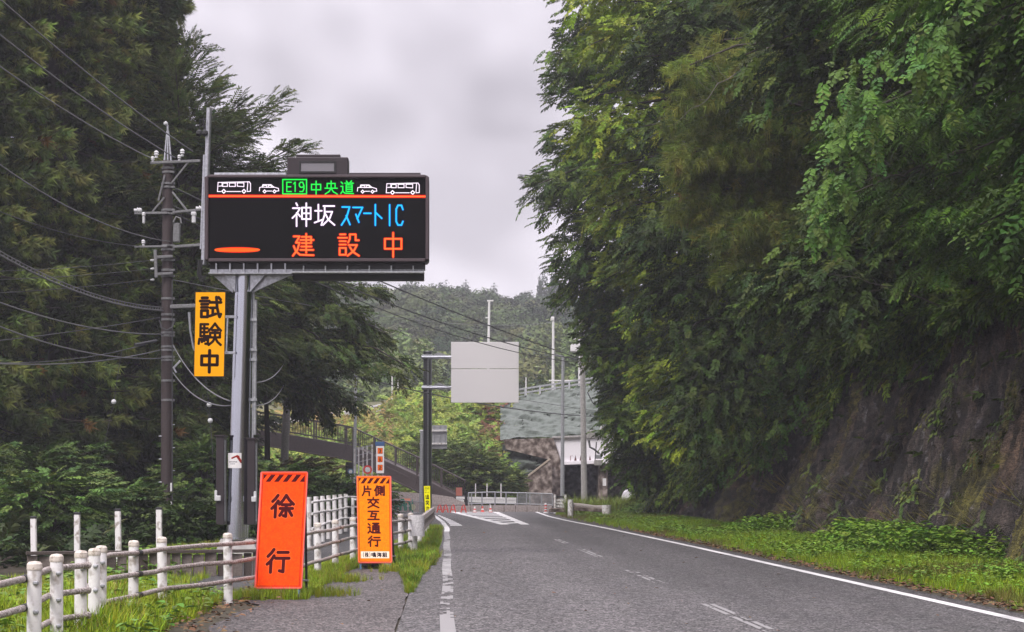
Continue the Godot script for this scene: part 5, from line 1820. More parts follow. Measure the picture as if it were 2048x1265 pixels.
func build_tunnel() -> void:
	var d := 118.0
	var t := thing("underpass", "pale concrete underpass portal with a dark opening and stained wing walls", "bridge", at(1120, 1000, d))
	var k := MB.new()
	var poly := PackedVector2Array()
	for e: Array in [[1107.0, 875.0], [1290.0, 868.0], [1290.0, 1020.0], [1218.0, 1020.0], [1218.0, 943.0], [1206.0, 932.0], [1124.0, 932.0]]:
		var p := at(e[0], e[1], d)
		poly.append(Vector2(p.x, p.y))
	# facade with the lintel; the openings stay open
	var fa := PackedVector2Array()
	for e: Array in [[1107.0, 875.0], [1300.0, 868.0], [1300.0, 926.0], [1125.0, 931.0]]:
		var p := at(e[0], e[1], d)
		fa.append(Vector2(p.x, p.y))
	k.prism(fa, Vector3(0, 0, -d), Vector3.RIGHT, Vector3.UP, Vector3(0, 0, -0.8))
	part(t, "facade", k, M.facade)
	k = MB.new()
	k.bar(at(1125, 927, d - 0.06), at(1300, 920, d - 0.06), 0.12, 0.22)
	part(t, "lintel", k, M.facade)
	k = MB.new()
	k.bar(at(1105, 875.5, d - 0.05), at(1300, 868, d - 0.05), 0.3, 0.12)
	part(t, "coping", k, M.concrete)
	var x0 := at(1122, 0, d).x
	var x1 := at(1198, 0, d).x
	var x2 := at(1217, 0, d).x
	var x3 := at(1300, 0, d).x
	var yt := at(0, 930, d).y
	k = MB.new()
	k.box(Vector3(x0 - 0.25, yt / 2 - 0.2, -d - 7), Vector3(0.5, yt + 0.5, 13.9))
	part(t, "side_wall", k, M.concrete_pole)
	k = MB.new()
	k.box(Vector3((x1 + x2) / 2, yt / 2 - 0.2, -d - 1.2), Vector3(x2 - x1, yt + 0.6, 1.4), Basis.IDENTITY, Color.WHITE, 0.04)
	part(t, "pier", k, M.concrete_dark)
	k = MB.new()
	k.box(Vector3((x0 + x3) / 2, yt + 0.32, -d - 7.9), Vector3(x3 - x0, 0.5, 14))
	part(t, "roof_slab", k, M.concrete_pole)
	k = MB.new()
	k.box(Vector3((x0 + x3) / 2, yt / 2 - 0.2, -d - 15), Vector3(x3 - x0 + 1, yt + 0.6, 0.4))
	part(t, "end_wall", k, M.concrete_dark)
	k = MB.new()
	k.box(Vector3(x3 + 0.3, yt / 2, -d - 7), Vector3(0.5, yt + 0.5, 14))
	part(t, "side_wall", k, M.concrete_pole)
	# red triangles under the edge
	for x: float in [1151.0, 1161.5, 1180.0]:
		k = MB.new()
		var p := at(x, 922, d - 0.004)
		k.prism(PackedVector2Array([Vector2(-0.07, 0), Vector2(0.07, 0), Vector2(0, 0.33)]), p, Vector3.RIGHT, Vector3.UP, Vector3(0, 0, 0.01))
		part(t, "triangle_mark", k, mat(0.1, 0.03, 0.035, 0.7))
	for e: Array in [[1141.0, 1143.5], [1143.5, 1146.0]]:
		k = MB.new()
		k.bar(at(e[0], 922 if e[0] < 1142 else 912, d - 0.01), at(e[0] if e[0] < 1142 else 1145.0, 912, d - 0.01), 0.03, 0.03, Color.WHITE, Vector3.BACK)
		part(t, "painted_mark", k, mat(0.2, 0.05, 0.06, 0.7))
	k = MB.new()
	k.box(at(1209, 965, d - 0.56), Vector3(0.2, 0.45, 0.02))
	part(t, "notice", k, M.white)
	# wing walls, stained
	k = MB.new()
	poly = PackedVector2Array()
	for e: Array in [[1008.0, 880.0], [1107.0, 876.5], [1125.0, 934.0], [1121.0, 1015.0], [1098.0, 1015.0], [1098.0, 920.0], [1087.0, 917.0], [1012.0, 899.0]]:
		var p := at(e[0], e[1], d - 0.3)
		poly.append(Vector2(p.x, p.y))
	k.prism(poly, Vector3(0, 0, -d + 0.3), Vector3.RIGHT, Vector3.UP, Vector3(0, 0, -0.6))
	part(t, "wing_wall", k, M.concrete_dark)
	k = MB.new()
	poly = PackedVector2Array()
	for e: Array in [[1098.0, 921.0], [1045.0, 963.0], [1046.0, 1015.0], [1104.0, 1015.0], [1104.0, 921.0]]:
		var p := at(e[0], e[1], d - 1.6)
		poly.append(Vector2(p.x, p.y))
	k.prism(poly, Vector3(0, 0, -d + 1.6), Vector3.RIGHT, Vector3.UP, Vector3(0, 0, -1.2))
	part(t, "wing_wall", k, M.concrete_dark)
	k = MB.new()
	k.bar(at(1100, 919, d - 1.3), at(1043, 963, d - 1.3), 0.7, 0.1)
	part(t, "wing_coping", k, mat(0.4, 0.33, 0.26, 0.9, 0, M.mott, 1.0))
	# quilted grey-green sheet over the slope above, and the small piece below it
	for e: Array in [[[1000.0, 1320.0], 90, 70, "slope_sheet"], [[1005.0, 1100.0], 26, 20, "slope_sheet"]]:
		var p := []
		var upper: bool = e[1] == 90
		var w: int = e[1]
		for j in int(e[2]) + 1:
			for i in w + 1:
				var u := i / float(w)
				var v := j / float(e[2])
				var px := lerpf(e[0][0], e[0][1], u)
				var lo := at(px, 877.5 - (px - 1107) * 0.04, d + 1.2) if upper else at(lerpf(1000, 1046, u), lerpf(975, 967, u), d - 0.2)
				var hi := at(px, 798 - (px - 1037) * 0.17, 134.0) if upper else at(px, 893 + (px - 1005) * 0.3, d + 0.6)
				var q: Vector3 = lo.lerp(hi, v)
				var f := noise.get_noise_2d(q.x * 22, q.y * 110 + q.x * 14)
				q += Vector3(0, 0.3, 0.9) * (1.3 * absf(f) + 0.5 * absf(noise2.get_noise_2d(q.x * 40, q.y * 130)))
				p.append(q)
		k = MB.new()
		k.grid(p, w + 1, Vector3(0, 0.4, 1))
		struct("slope_sheet", k, M.sheet_green)
	# expressway edge: kerb, rail and posts above the sheet, guardrail above the bushes
	t = thing("expressway_rail", "pale two-bar rail along the expressway above the grey-green sheet", "guardrail", at(1100, 785, 135))
	k = MB.new()
	var e0 := at(1036, 798.5, 134.2)
	var e1 := at(1300, 757, 134.2)
	k.bar(e0, e1, 0.5, 0.22)
	part(t, "kerb", k, M.concrete)
	for y: float in [0.35, 0.62]:
		k = MB.new()
		k.bar(e0 + Vector3(0, y, -0.1), e1 + Vector3(0, y, -0.1), 0.08, 0.12)
		part(t, "rail", k, M.steel_dull)
	for i in 9:
		k = MB.new()
		var p := e0.lerp(e1, (i + 0.5) / 9)
		k.bar(p, p + Vector3(0, 0.68, -0.1), 0.12, 0.12, Color.WHITE, Vector3.BACK)
		part(t, "post", k, M.steel_dull)
	t = thing("expressway_rail", "white curved guardrail along the top of the bushy embankment", "guardrail", at(760, 812, 140))
	var pts := [at(540, 846, 128), at(655, 832, 130), at(700, 826, 134), at(760, 819, 138), at(830, 806, 138), at(905, 797, 138), at(1036, 792, 138)]
	k = MB.new()
	for i in pts.size() - 1:
		k.bar(pts[i], pts[i + 1], 0.1, 0.3)
	part(t, "beam", k, M.white)
	for i in pts.size():
		k = MB.new()
		k.bar(pts[i] + Vector3(0, -0.9, -0.1), pts[i] + Vector3(0, 0.1, -0.1), 0.12, 0.12, Color.WHITE, Vector3.BACK)
		part(t, "post", k, M.white)
	k = MB.new()
	k.quad(at(640, 829, 150), at(765, 812, 150), at(760, 803, 190), at(650, 812, 190), Vector3.UP)
	struct("expressway_road", k, M.concrete_pole)
	# white car parked behind the grass
	build_car(at(1322, 1010, 112))

func build_car(c: Vector3) -> void:
	c.y = 0.0
	var t := thing("parked_car", "white car mostly hidden by the foliage right of the underpass", "car", c)
	var k := MB.new()
	k.prism(PackedVector2Array([Vector2(-2.1, 0.35), Vector2(2.05, 0.35), Vector2(2.15, 0.6), Vector2(2.0, 0.86), Vector2(1.1, 0.95), Vector2(0.45, 1.42), Vector2(-1.5, 1.45), Vector2(-2.05, 0.98), Vector2(-2.15, 0.7)]), c + Vector3(0, 0, 0.8), Vector3.RIGHT, Vector3.UP, Vector3(0, 0, -1.6), Color.WHITE)
	part(t, "body", k, mat(0.75, 0.73, 0.78, 0.25))
	for s: float in [0.805, -0.835]:
		k = MB.new()
		k.prism(PackedVector2Array([Vector2(-1.85, 0.98), Vector2(0.95, 0.96), Vector2(0.4, 1.36), Vector2(-1.45, 1.38)]), c + Vector3(0, 0, s), Vector3.RIGHT, Vector3.UP, Vector3(0, 0, 0.03))
		part(t, "window", k, M.black)
	for x: float in [-1.3, 1.3]:
		for z: float in [0.78, -0.78]:
			k = MB.new()
			k.lathe(c + Vector3(x, 0.31, z), [Vector2(0.001, -0.1), Vector2(0.3, -0.1), Vector2(0.31, 0), Vector2(0.3, 0.1), Vector2(0.001, 0.1)], 18, Color.WHITE, Vector3.BACK)
			part(t, "wheel", k, M.rubber)

# ---------------------------------------------------------------- the cut slope on the right
func wall_point(s: float, d: float) -> Vector3:   # s: share of the height
	var w := wall_top(d)
	var y := w * s
	var q := 0.26 * noise.get_noise_2d(d * 22, y * 22 + d * 4.0) + 0.10 * noise2.get_noise_2d(d * 70 - y * 40, y * 14) + 0.2 * noise2.get_noise_2d(d * 230 - y * 110, y * 30)
	return Vector3(9.25 + 2.05 * s + 0.25 * sin(PI * s) - q, y - 0.1, -d)

func build_cut_slope() -> void:
	var p := []
	var col := PackedColorArray()
	var w := 60
	var d := 24.0
	while d < 96.0:
		for i in w + 1:
			var s := i / float(w)
			var q := wall_point(s, d)
			p.append(q)
			var y := q.y
			var c := Color(0.1, 0.08, 0.068)
			c = c.lerp(Color(0.034, 0.029, 0.026), hsh(noise2.get_noise_2d(d * 90 - y * 40, y * 18 + 50), -0.05, 0.3))
			c = c.lerp(Color(0.14, 0.09, 0.056), 0.75 * hsh(noise.get_noise_2d(d * 28 + 20, y * 28) + 0.3 * noise2.get_noise_2d(d * 150 - y * 70, y * 40), 0.05, 0.4))
			c = c.lerp(Color(0.16, 0.15, 0.02), 0.8 * hsh(noise.get_noise_2d(d * 30 - 90, y * 16 + 33) + 0.35 * noise2.get_noise_2d(d * 170 - y * 80, y * 45), 0.1, 0.42))
			var fleck := noise2.get_noise_2d(d * 330 - y * 150, y * 50 + 700)
			c = Color(c.r, c.g, c.b) * maxf(0.3, 1.0 + 2.3 * fleck)
			if noise2.get_noise_2d(d * 260 - y * 90, y * 70 + 9) > 0.5 and noise.get_noise_2d(d * 20, y * 26 + 400) > 0.05:
				c = Color(0.33, 0.31, 0.31)
			col.append(c)
		d += 0.07 if d < 46 else 0.14 if d < 66 else 0.4
	var g := MB.new()
	g.grid(p, w + 1, Vector3(-1, 0.3, 0), col)
	var m := vmat(0.9, noise_tex(0.06, Color(0.35, 0.33, 0.33), Color(1, 1, 1), 5, 512, FastNoiseLite.TYPE_SIMPLEX_SMOOTH, 31), 1.6)
	m.heightmap_enabled = true
	m.heightmap_texture = noise_tex(0.09, Color.BLACK, Color.WHITE, 5, 512, FastNoiseLite.TYPE_SIMPLEX_SMOOTH, 32)
	m.heightmap_scale = 6.0
	single("cut_slope", g, m, "dark mossy sprayed-concrete cut slope leaning back along the right verge", "retaining wall")

# ---------------------------------------------------------------- vegetation
func grow_right() -> void:
	var g := "leafy trees overhanging the road from the right"
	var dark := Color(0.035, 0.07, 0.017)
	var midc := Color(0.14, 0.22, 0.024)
	var young := Color(0.30, 0.38, 0.035)
	var B := {"mesh": S.broad, "leafmat": M.leaf, "level": true, "mess": 0.75}
	# far tree: its limbs make the left outline
	var ex := []
	for e: Array in [[0.95, 1100, -40], [0.92, 1125, 60], [0.88, 1102, 190], [0.8, 1105, 110], [0.76, 1118, 285], [0.72, 1078, 368], [0.66, 1085, 410], [0.6, 1128, 480], [0.56, 1125, 330], [0.5, 1130, 575], [0.46, 1135, 540], [0.4, 1150, 630], [0.36, 1175, 690], [0.3, 1190, 740], [0.26, 1210, 800], [0.2, 1225, 860], [0.15, 1238, 910], [0.1, 1250, 950]]:
		ex.append([e[0], at(e[1], e[2], rr(79, 86))])
	tree("broadleaf_tree", "tallest broadleaf tree whose limbs form the spiky left edge of the right-hand woods", Vector3(10.6, 1.5, -84), B.merged({"h": 23.0, "r": 6.2, "low": 0.06, "count": 90, "n": 85, "a": dark, "b": midc, "rise0": -0.25, "rise": 0.5, "thick": 0.5, "wide": 0.42, "size": 1.15, "droop": 0.25, "extra": ex, "arch": 0.1}), g)
	ex = []
	for e: Array in [[0.9, 1150, -20], [0.8, 1180, 90], [0.7, 1170, 250], [0.6, 1190, 330], [0.5, 1180, 430], [0.4, 1210, 560], [0.3, 1240, 640], [0.22, 1270, 760], [0.15, 1290, 850]]:
		ex.append([e[0], at(e[1], e[2], rr(68, 73))])
	tree("broadleaf_tree", "bright yellow-green broadleaf tree in the upper middle of the right-hand woods", Vector3(11.2, 3.0, -71), B.merged({"h": 19.5, "r": 6.0, "low": 0.05, "count": 85, "n": 80, "a": midc, "b": young, "rise0": -0.2, "rise": 0.5, "thick": 0.5, "wide": 0.44, "size": 1.05, "droop": 0.28, "extra": ex}), g)
	# drooping pine
	ex = []
	for e: Array in [[0.9, 1380, 130], [0.8, 1350, 260], [0.7, 1330, 330], [0.62, 1420, 300], [0.55, 1360, 420], [0.45, 1440, 480], [0.75, 1560, 330], [0.5, 1560, 450]]:
		ex.append([e[0], at(e[1], e[2], rr(50, 55))])
	tree("pine_tree", "olive-brown pine with drooping needles among the broadleaf trees on the right", Vector3(11.4, 4.4, -54), {"mesh": S.pine, "leafmat": M.needle, "h": 12.0, "r": 4.4, "low": 0.2, "count": 44, "n": 85, "level": true, "a": Color(0.08, 0.12, 0.025), "b": Color(0.22, 0.26, 0.045), "dry": 0.008, "wide": 0.36, "size": 1.35, "droop": 0.7, "rise0": -0.1, "rise": 0.6, "extra": ex, "thick": 0.35}, "")
	ex = []
	for e: Array in [[0.95, 1330, 40], [0.85, 1450, 20], [0.7, 1280, 150], [0.5, 1240, 500], [0.35, 1280, 600], [0.28, 1330, 680], [0.2, 1380, 760], [0.14, 1350, 830]]:
		ex.append([e[0], at(e[1], e[2], rr(58, 63))])
	tree("broadleaf_tree", "broadleaf tree hanging dark lower limbs in front of the slope's far end", Vector3(11.5, 3.6, -62), B.merged({"h": 17.0, "r": 5.6, "low": 0.12, "count": 75, "n": 80, "a": Color(0.022, 0.042, 0.013), "b": Color(0.07, 0.11, 0.02), "rise0": -0.15, "rise": 0.6, "thick": 0.5, "wide": 0.43, "size": 1.0, "droop": 0.3, "extra": ex}), g)  # leaf colours darkened to paint in the shade under the overhang
	ex = []
	for e: Array in [[0.92, 1560, -30], [0.75, 1490, 110], [0.5, 1560, 540], [0.4, 1500, 580], [0.3, 1620, 560], [0.6, 1640, 470]]:
		ex.append([e[0], at(e[1], e[2], rr(43, 47))])
	tree("broadleaf_tree", "broadleaf tree with arching bare twigs in the middle of the right-hand woods", Vector3(12.2, 5.0, -46), B.merged({"h": 12.0, "r": 4.8, "low": 0.2, "count": 70, "n": 75, "a": Color(0.024, 0.046, 0.014), "b": Color(0.085, 0.13, 0.022), "rise0": -0.2, "rise": 0.7, "thick": 0.5, "wide": 0.44, "size": 0.95, "droop": 0.3, "extra": ex}), g)  # leaves coloured darker too, standing in for shade beneath the canopy
	ex = []
	for e: Array in [[0.9, 1700, -20], [0.7, 1690, 240], [0.5, 1780, 400], [0.4, 1800, 455], [0.3, 1900, 470], [0.2, 1960, 500]]:
		ex.append([e[0], at(e[1], e[2], rr(35, 38))])
	tree("broadleaf_tree", "broadleaf tree above the mossy slope with feathery dark green leaves", Vector3(12.4, 5.2, -38), {"mesh": S.fern, "leafmat": M.leaf, "level": true, "h": 9.5, "r": 4.6, "low": 0.22, "count": 60, "n": 75, "a": Color(0.035, 0.08, 0.016), "b": Color(0.12, 0.21, 0.026), "rise0": -0.2, "rise": 0.7, "wide": 0.36, "size": 0.9, "droop": 0.4, "extra": ex}, g)
	ex = []
	for e: Array in [[0.9, 1850, -30], [0.7, 1900, 150], [0.5, 1950, 300], [0.35, 1960, 450], [0.95, 2000, 20]]:
		ex.append([e[0], at(e[1], e[2], rr(28, 30))])
	tree("broadleaf_tree", "nearest broadleaf tree at the upper right corner with large drooping leaves", Vector3(12.6, 5.3, -30), {"mesh": S.big, "leafmat": M.leaf, "level": true, "h": 8.5, "r": 4.4, "low": 0.16, "count": 46, "n": 60, "a": Color(0.035, 0.08, 0.018), "b": Color(0.1, 0.18, 0.028), "rise0": -0.3, "rise": 0.6, "wide": 0.36, "size": 0.95, "droop": 0.5, "dry": 0.012, "extra": ex}, g)
	# second row up the hillside closes the gaps
	var back := ["behind the yellow-green tree", "behind the drooping pine", "above the cut slope's middle", "above the cut slope's near end", "behind the tallest tree", "highest up the hillside at the right edge"]
	var spots := [[15.5, 76.0, 20.0], [16.5, 62.0, 17.0], [16.5, 50.0, 14.0], [17.0, 40.0, 12.0], [15.0, 92.0, 22.0], [17.0, 32.0, 11.0]]
	for i in 6:
		var s: Array = spots[i]
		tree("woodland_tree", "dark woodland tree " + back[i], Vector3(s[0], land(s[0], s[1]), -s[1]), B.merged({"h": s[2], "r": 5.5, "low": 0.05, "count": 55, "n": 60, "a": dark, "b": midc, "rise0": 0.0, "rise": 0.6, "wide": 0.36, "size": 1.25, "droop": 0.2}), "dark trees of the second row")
	# undergrowth on the hillside and down the far part of the slope
	var list := []
	for i in 9000:
		var d := rr(24, 110)
		var x := 10.9 + pow(rng.randf(), 1.5) * 14.0
		var y := land(x, d) + 0.35 + rr(0, 0.9)
		list.append([Transform3D(fold(Vector3(rr(-1, 0.3), rr(-0.5, 0.4), rr(-1, 1)), Vector3.UP + rv() * 0.4, rr(0.9, 1.6)), Vector3(x, y, -d)), tint(dark, midc)])
	scatter(self, "undergrowth", S.broad, M.leaf, list)
	list = []
	for i in 15000:
		var d := lerpf(96.0, 44.0, pow(rng.randf(), 1.25))
		var s := rng.randf()
		var d0 := lerpf(86.0, 47.0, s)
		var cover := hsh(d + 14.0 * noise.get_noise_2d(d * 14, s * 90), d0 - 3.0, d0 + 7.0)
		cover = maxf(cover, hsh(s + 0.25 * noise.get_noise_2d(d * 14, 7), 0.86, 1.0))
		if rng.randf() > cover: continue
		var q := wall_point(s, d)
		var out := 0.1 + rr(0.0, 0.9) * hsh(d, 55, 80)
		var c := tint(dark, midc.lerp(young, 0.5 * rng.randf()))
		list.append([Transform3D(fold(Vector3(rr(-1, -0.1), rr(-1.2, 0.1), rr(-0.8, 0.8)), Vector3(-0.7, 0.8, 0) + rv() * 0.4, rr(0.7, 1.2)), q + Vector3(-out, 0, 0)), c])
	for i in 4000:   # the fringe that hangs over the wall's top
		var d := rr(26, 66)
		var fall := pow(rng.randf(), 1.6) * (0.35 + 0.7 * noise.get_noise_2d(d * 22, 77))
		var q := wall_point(clampf(1.0 - fall / wall_top(d), 0.2, 1.0), d)
		list.append([Transform3D(fold(Vector3(rr(-1, -0.2), rr(-1.0, 0.2), rr(-0.8, 0.8)), Vector3(-0.5, 0.9, 0) + rv() * 0.4, rr(0.7, 1.15)), q + Vector3(-rr(0.05, 0.7), 0.1, 0)), tint(dark, midc)])
	scatter(self, "climbing_vines", S.broad, M.leaf, list)
	# hanging vines with larger leaves, upper right
	list = []
	for e: Array in [[1690, 120, 400, 31.0], [1730, 90, 330, 31.5], [1660, 330, 480, 32.0], [1865, 40, 150, 28.0], [1530, 700, 930, 60.0], [1440, 720, 980, 66.0], [1580, 640, 860, 58.0], [1400, 640, 900, 70.0]]:
		for i in 62:
			var y := lerpf(e[1], e[2], pow(rng.randf(), 0.9))
			var q := at(e[0] + rr(-48, 48) * (1.0 - 0.4 * (y - e[1]) / (e[2] - e[1])), y, e[3] + rr(-0.5, 0.5))
			list.append([Transform3D(fold(Vector3(rr(-1, 0.6), rr(-1.2, -0.1), rr(-0.4, 1)), Vector3(-0.3, 0.7, 0.6) + rv() * 0.3, rr(0.5, 0.85)), q), tint(Color(0.055, 0.12, 0.025), Color(0.12, 0.21, 0.04))])
	scatter(self, "hanging_vines", S.big, M.leaf, list)
	# pale bare limbs that show against the dark
	for e: Array in [[[1930, 300], [1860, 330], [1790, 352], [1700, 386], 35.0, 0.04, "bare limb reaching left below the hanging vine"], [[1880, 610], [1780, 575], [1700, 555], [1640, 545], 38.0, 0.018, "thin pale dead branch over the top of the mossy slope"], [[1560, 85], [1450, 160], [1400, 210], [1335, 255], 47.0, 0.022, "arching bare twig in front of the drooping pine"]]:
		var cv := Curve3D.new()
		for i in 4:
			var p := at(e[i][0], e[i][1], e[4] + 1.5 - i * 0.5)
			cv.add_point(p, Vector3(0.25, -0.02, -0.05), Vector3(-0.25, 0.02, 0.05))
		var pts := []
		var rad := []
		for i in 15:
			pts.append(cv.sample_baked(cv.get_baked_length() * i / 14.0) + rv() * 0.02)
			rad.append(e[5] * (1.0 - 0.9 * i / 14.0))
		var k := MB.new()
		k.tube(pts, rad, 7)
		for i in 7:
			var j := 4 + i
			var p: Vector3 = pts[j]
			var up := Vector3(rr(-0.5, -0.1), rr(-0.25, 0.45), rr(-0.2, 0.3))
			k.tube([p, p + up * 0.5 + rv() * 0.04, p + up + rv() * 0.06, p + up * 1.5 + Vector3.DOWN * 0.05], [rad[j] * 0.5, rad[j] * 0.4, rad[j] * 0.25, 0.002], 5)
		single("bare_branch", k, M.bark_mid, e[6], "branch", "bare branches among the leaves", pts[0])

func grow_verges() -> void:
	var list := []
	var weeds := []
	for i in 15000:   # right verge
		var d := lerpf(17.0, 100.0, pow(rng.randf(), 1.7))
		var x := lerpf(line_right(d) + 0.55, 9.5, pow(rng.randf(), 0.8))
		if x < line_right(d) + 0.8 and rng.randf() < 0.5: continue
		var s := rr(0.5, 1.0) * (0.55 + 0.45 * hsh(x, line_right(d) + 0.4, 8.2))
		var c := tint(Color(0.15, 0.28, 0.02), Color(0.34, 0.48, 0.035))
		if noise.get_noise_2d(x * 12, d * 8) > 0.25: c = tint(Color(0.15, 0.14, 0.03), Color(0.2, 0.22, 0.05))
		list.append([Transform3D(Basis(Vector3.UP, rr(0, TAU)).scaled(Vector3.ONE * s), Vector3(x, land(x, d), -d)), c])
	for i in 6500:
		var d := lerpf(17.0, 96.0, pow(rng.randf(), 1.5))
		var x := lerpf(line_right(d) + 0.7, 9.6, pow(rng.randf(), 0.6))
		var bush := hsh(noise.get_noise_2d(x * 5, d * 4 + 10), 0.0, 0.25)
		if rng.randf() > 0.3 + bush: continue
		var s := rr(0.6, 1.1) * (0.75 + 0.6 * bush * hsh(x, 7.2, 9.0))
		weeds.append([Transform3D(Basis(Vector3.UP, rr(0, TAU)).scaled(Vector3.ONE * s), Vector3(x, land(x, d) + 0.05 + 0.35 * bush * rng.randf() * hsh(x, 7.4, 9.0), -d)), tint(Color(0.1, 0.2, 0.022), Color(0.22, 0.36, 0.04))])
	for i in 500:
		var d := lerpf(14.0, 40.0, rng.randf())
		var x := rr(-6.0, -2.7)
		if d > 25 and x > -3.8: continue
		weeds.append([Transform3D(Basis(Vector3.UP, rr(0, TAU)).scaled(Vector3.ONE * rr(0.5, 1.2)), Vector3(x, -0.03, -d)), tint(Color(0.08, 0.16, 0.022), Color(0.18, 0.29, 0.04))])
	for i in 380:   # tufts that hold on in the slope
		var d := rr(30, 56)
		var s := rr(0.05, 0.9)
		if noise2.get_noise_2d(d * 16, s * 40) < 0.22: continue
		var q := wall_point(s, d)
		weeds.append([Transform3D(fold(Vector3(rr(-0.4, 0.4), 0.2, 1), Vector3(-0.8, 0.5, 0), rr(0.8, 1.6)), q + Vector3(-0.05, 0, 0)), tint(Color(0.07, 0.12, 0.025), Color(0.15, 0.18, 0.04))])
	for i in 17000:   # left: round the fence, along the seam, behind
		var d := lerpf(13.0, 46.0, pow(rng.randf(), 1.25))
		var x := rr(-6.2, -2.3)
		if d > 24.5:
			if rng.randf() < 0.6:
				x = -1.9 + 1.0 * hsh(d, 30, 42) - rr(-0.18, 0.5)
				if d > 34 and rng.randf() < 0.5: continue
			elif x > -3.6: continue
		if x > -2.75 + 0.25 * noise2.get_noise_2d(d * 20, 4) and d < 24.5: continue
		var s := rr(0.45, 1.15) * (0.5 + 0.5 * hsh(-x, 2.4, 3.2) if d < 24.5 else 0.6) * (1.0 + 0.5 * noise.get_noise_2d(x * 40, d * 30))
		var c := tint(Color(0.17, 0.28, 0.02), Color(0.4, 0.52, 0.04))
		if rng.randf() < 0.06: c = tint(Color(0.3, 0.24, 0.09), Color(0.42, 0.36, 0.14))
		list.append([Transform3D(Basis(Vector3.UP, rr(0, TAU)).scaled(Vector3.ONE * s), Vector3(x, -0.03, -d)), c])
	for i in 6500:
		var d := lerpf(24.0, 63.0, pow(rng.randf(), 0.9))
		var l := lerpf(-0.52, -1.0, hsh(d, 26, 38))
		var r := lerpf(-0.45, -0.2, hsh(d, 27, 38)) + 0.08 * noise2.get_noise_2d(d * 30, 8) + line_left(d)
		if d < 34 and noise2.get_noise_2d(d * 40, 2) < lerpf(0.1, -0.4, hsh(d, 26, 36)): continue
		var x := rr(l, r)
		list.append([Transform3D(Basis(Vector3.UP, rr(0, TAU)).scaled(Vector3.ONE * rr(0.3, 1.15) * (0.36 + 0.34 * hsh(d, 24, 34)) * (1.0 + 0.7 * noise2.get_noise_2d(x * 60, d * 40))), Vector3(x, -0.02, -d)), tint(Color(0.09, 0.18, 0.02), Color(0.32, 0.41, 0.04), 0.3)])
	for e: Array in [[-1.45, 25.4, 55], [-2.0, 26.4, 30], [-2.55, 24.7, 60], [-1.5, 29.2, 70], [-0.85, 32.6, 60], [-1.4, 33.8, 30], [-2.05, 30.3, 90]]:
		for i in int(e[2]):
			list.append([Transform3D(Basis(Vector3.UP, rr(0, TAU)).scaled(Vector3.ONE * rr(0.25, 0.6)), Vector3(e[0] + rng.randfn(0, 0.16), -0.01, -e[1] + rng.randfn(0, 0.3))), tint(Color(0.17, 0.26, 0.022), Color(0.36, 0.38, 0.04))])
	scatter(self, "grass", S.grass, M.grass, list)
	scatter(self, "weeds", S.weed, M.leaf, weeds)
	list = []
	for i in 420:
		var c := at(1200, 0, 93)
		var x := c.x + rr(-1.5, 2.2)
		list.append([Transform3D(Basis(Vector3.UP, rr(0, TAU)).scaled(Vector3.ONE * rr(0.6, 1.15)), Vector3(x, 0.05, -93 + rr(-2.5, 2.5))), tint(Color(0.13, 0.2, 0.03), Color(0.26, 0.33, 0.06))])
	for i in 60:   # long tufts hanging on the slope's foot
		var d := rr(34, 62)
		var q := wall_point(rr(0.02, 0.3), d)
		list.append([Transform3D(fold(Vector3(0, 0.2, 1), Vector3(-0.8, 0.7, 0), rr(0.4, 0.8)), q), tint(Color(0.12, 0.14, 0.04), Color(0.22, 0.2, 0.07))])
	scatter(self, "tall_grass", S.tall, M.grass, list)
	# dead leaves along the edges
	var lm := MB.new()
	leaf(lm, Vector3.ZERO, Vector3.RIGHT, Vector3.UP, 0.09, 0.045, 1.0)
	list = []
	for i in 3000:
		var d := lerpf(16.0, 60.0, pow(rng.randf(), 1.6))
		var x := line_right(d) + 0.3 + absf(rng.randfn(0, 0.28))
		if i % 4 == 0:
			d = rr(17, 36)
			x = -2.5 + 0.45 * hsh(d, 24, 32) + rng.randfn(0, 0.22)
		if i % 50 == 7: x = rr(-2.2, 5.5)
		list.append([Transform3D(Basis(Vector3.UP, rr(0, TAU)) * Basis(Vector3.RIGHT, rr(-0.5, 0.5)) * Basis.from_scale(Vector3.ONE * rr(0.5, 1.1)), Vector3(x, 0.02 + rr(0, 0.02), -d)), tint(Color(0.09, 0.045, 0.022), Color(0.2, 0.11, 0.05))])
	scatter(self, "dead_leaves", lm.mesh(Vector3.ZERO), vmat(0.9), list)

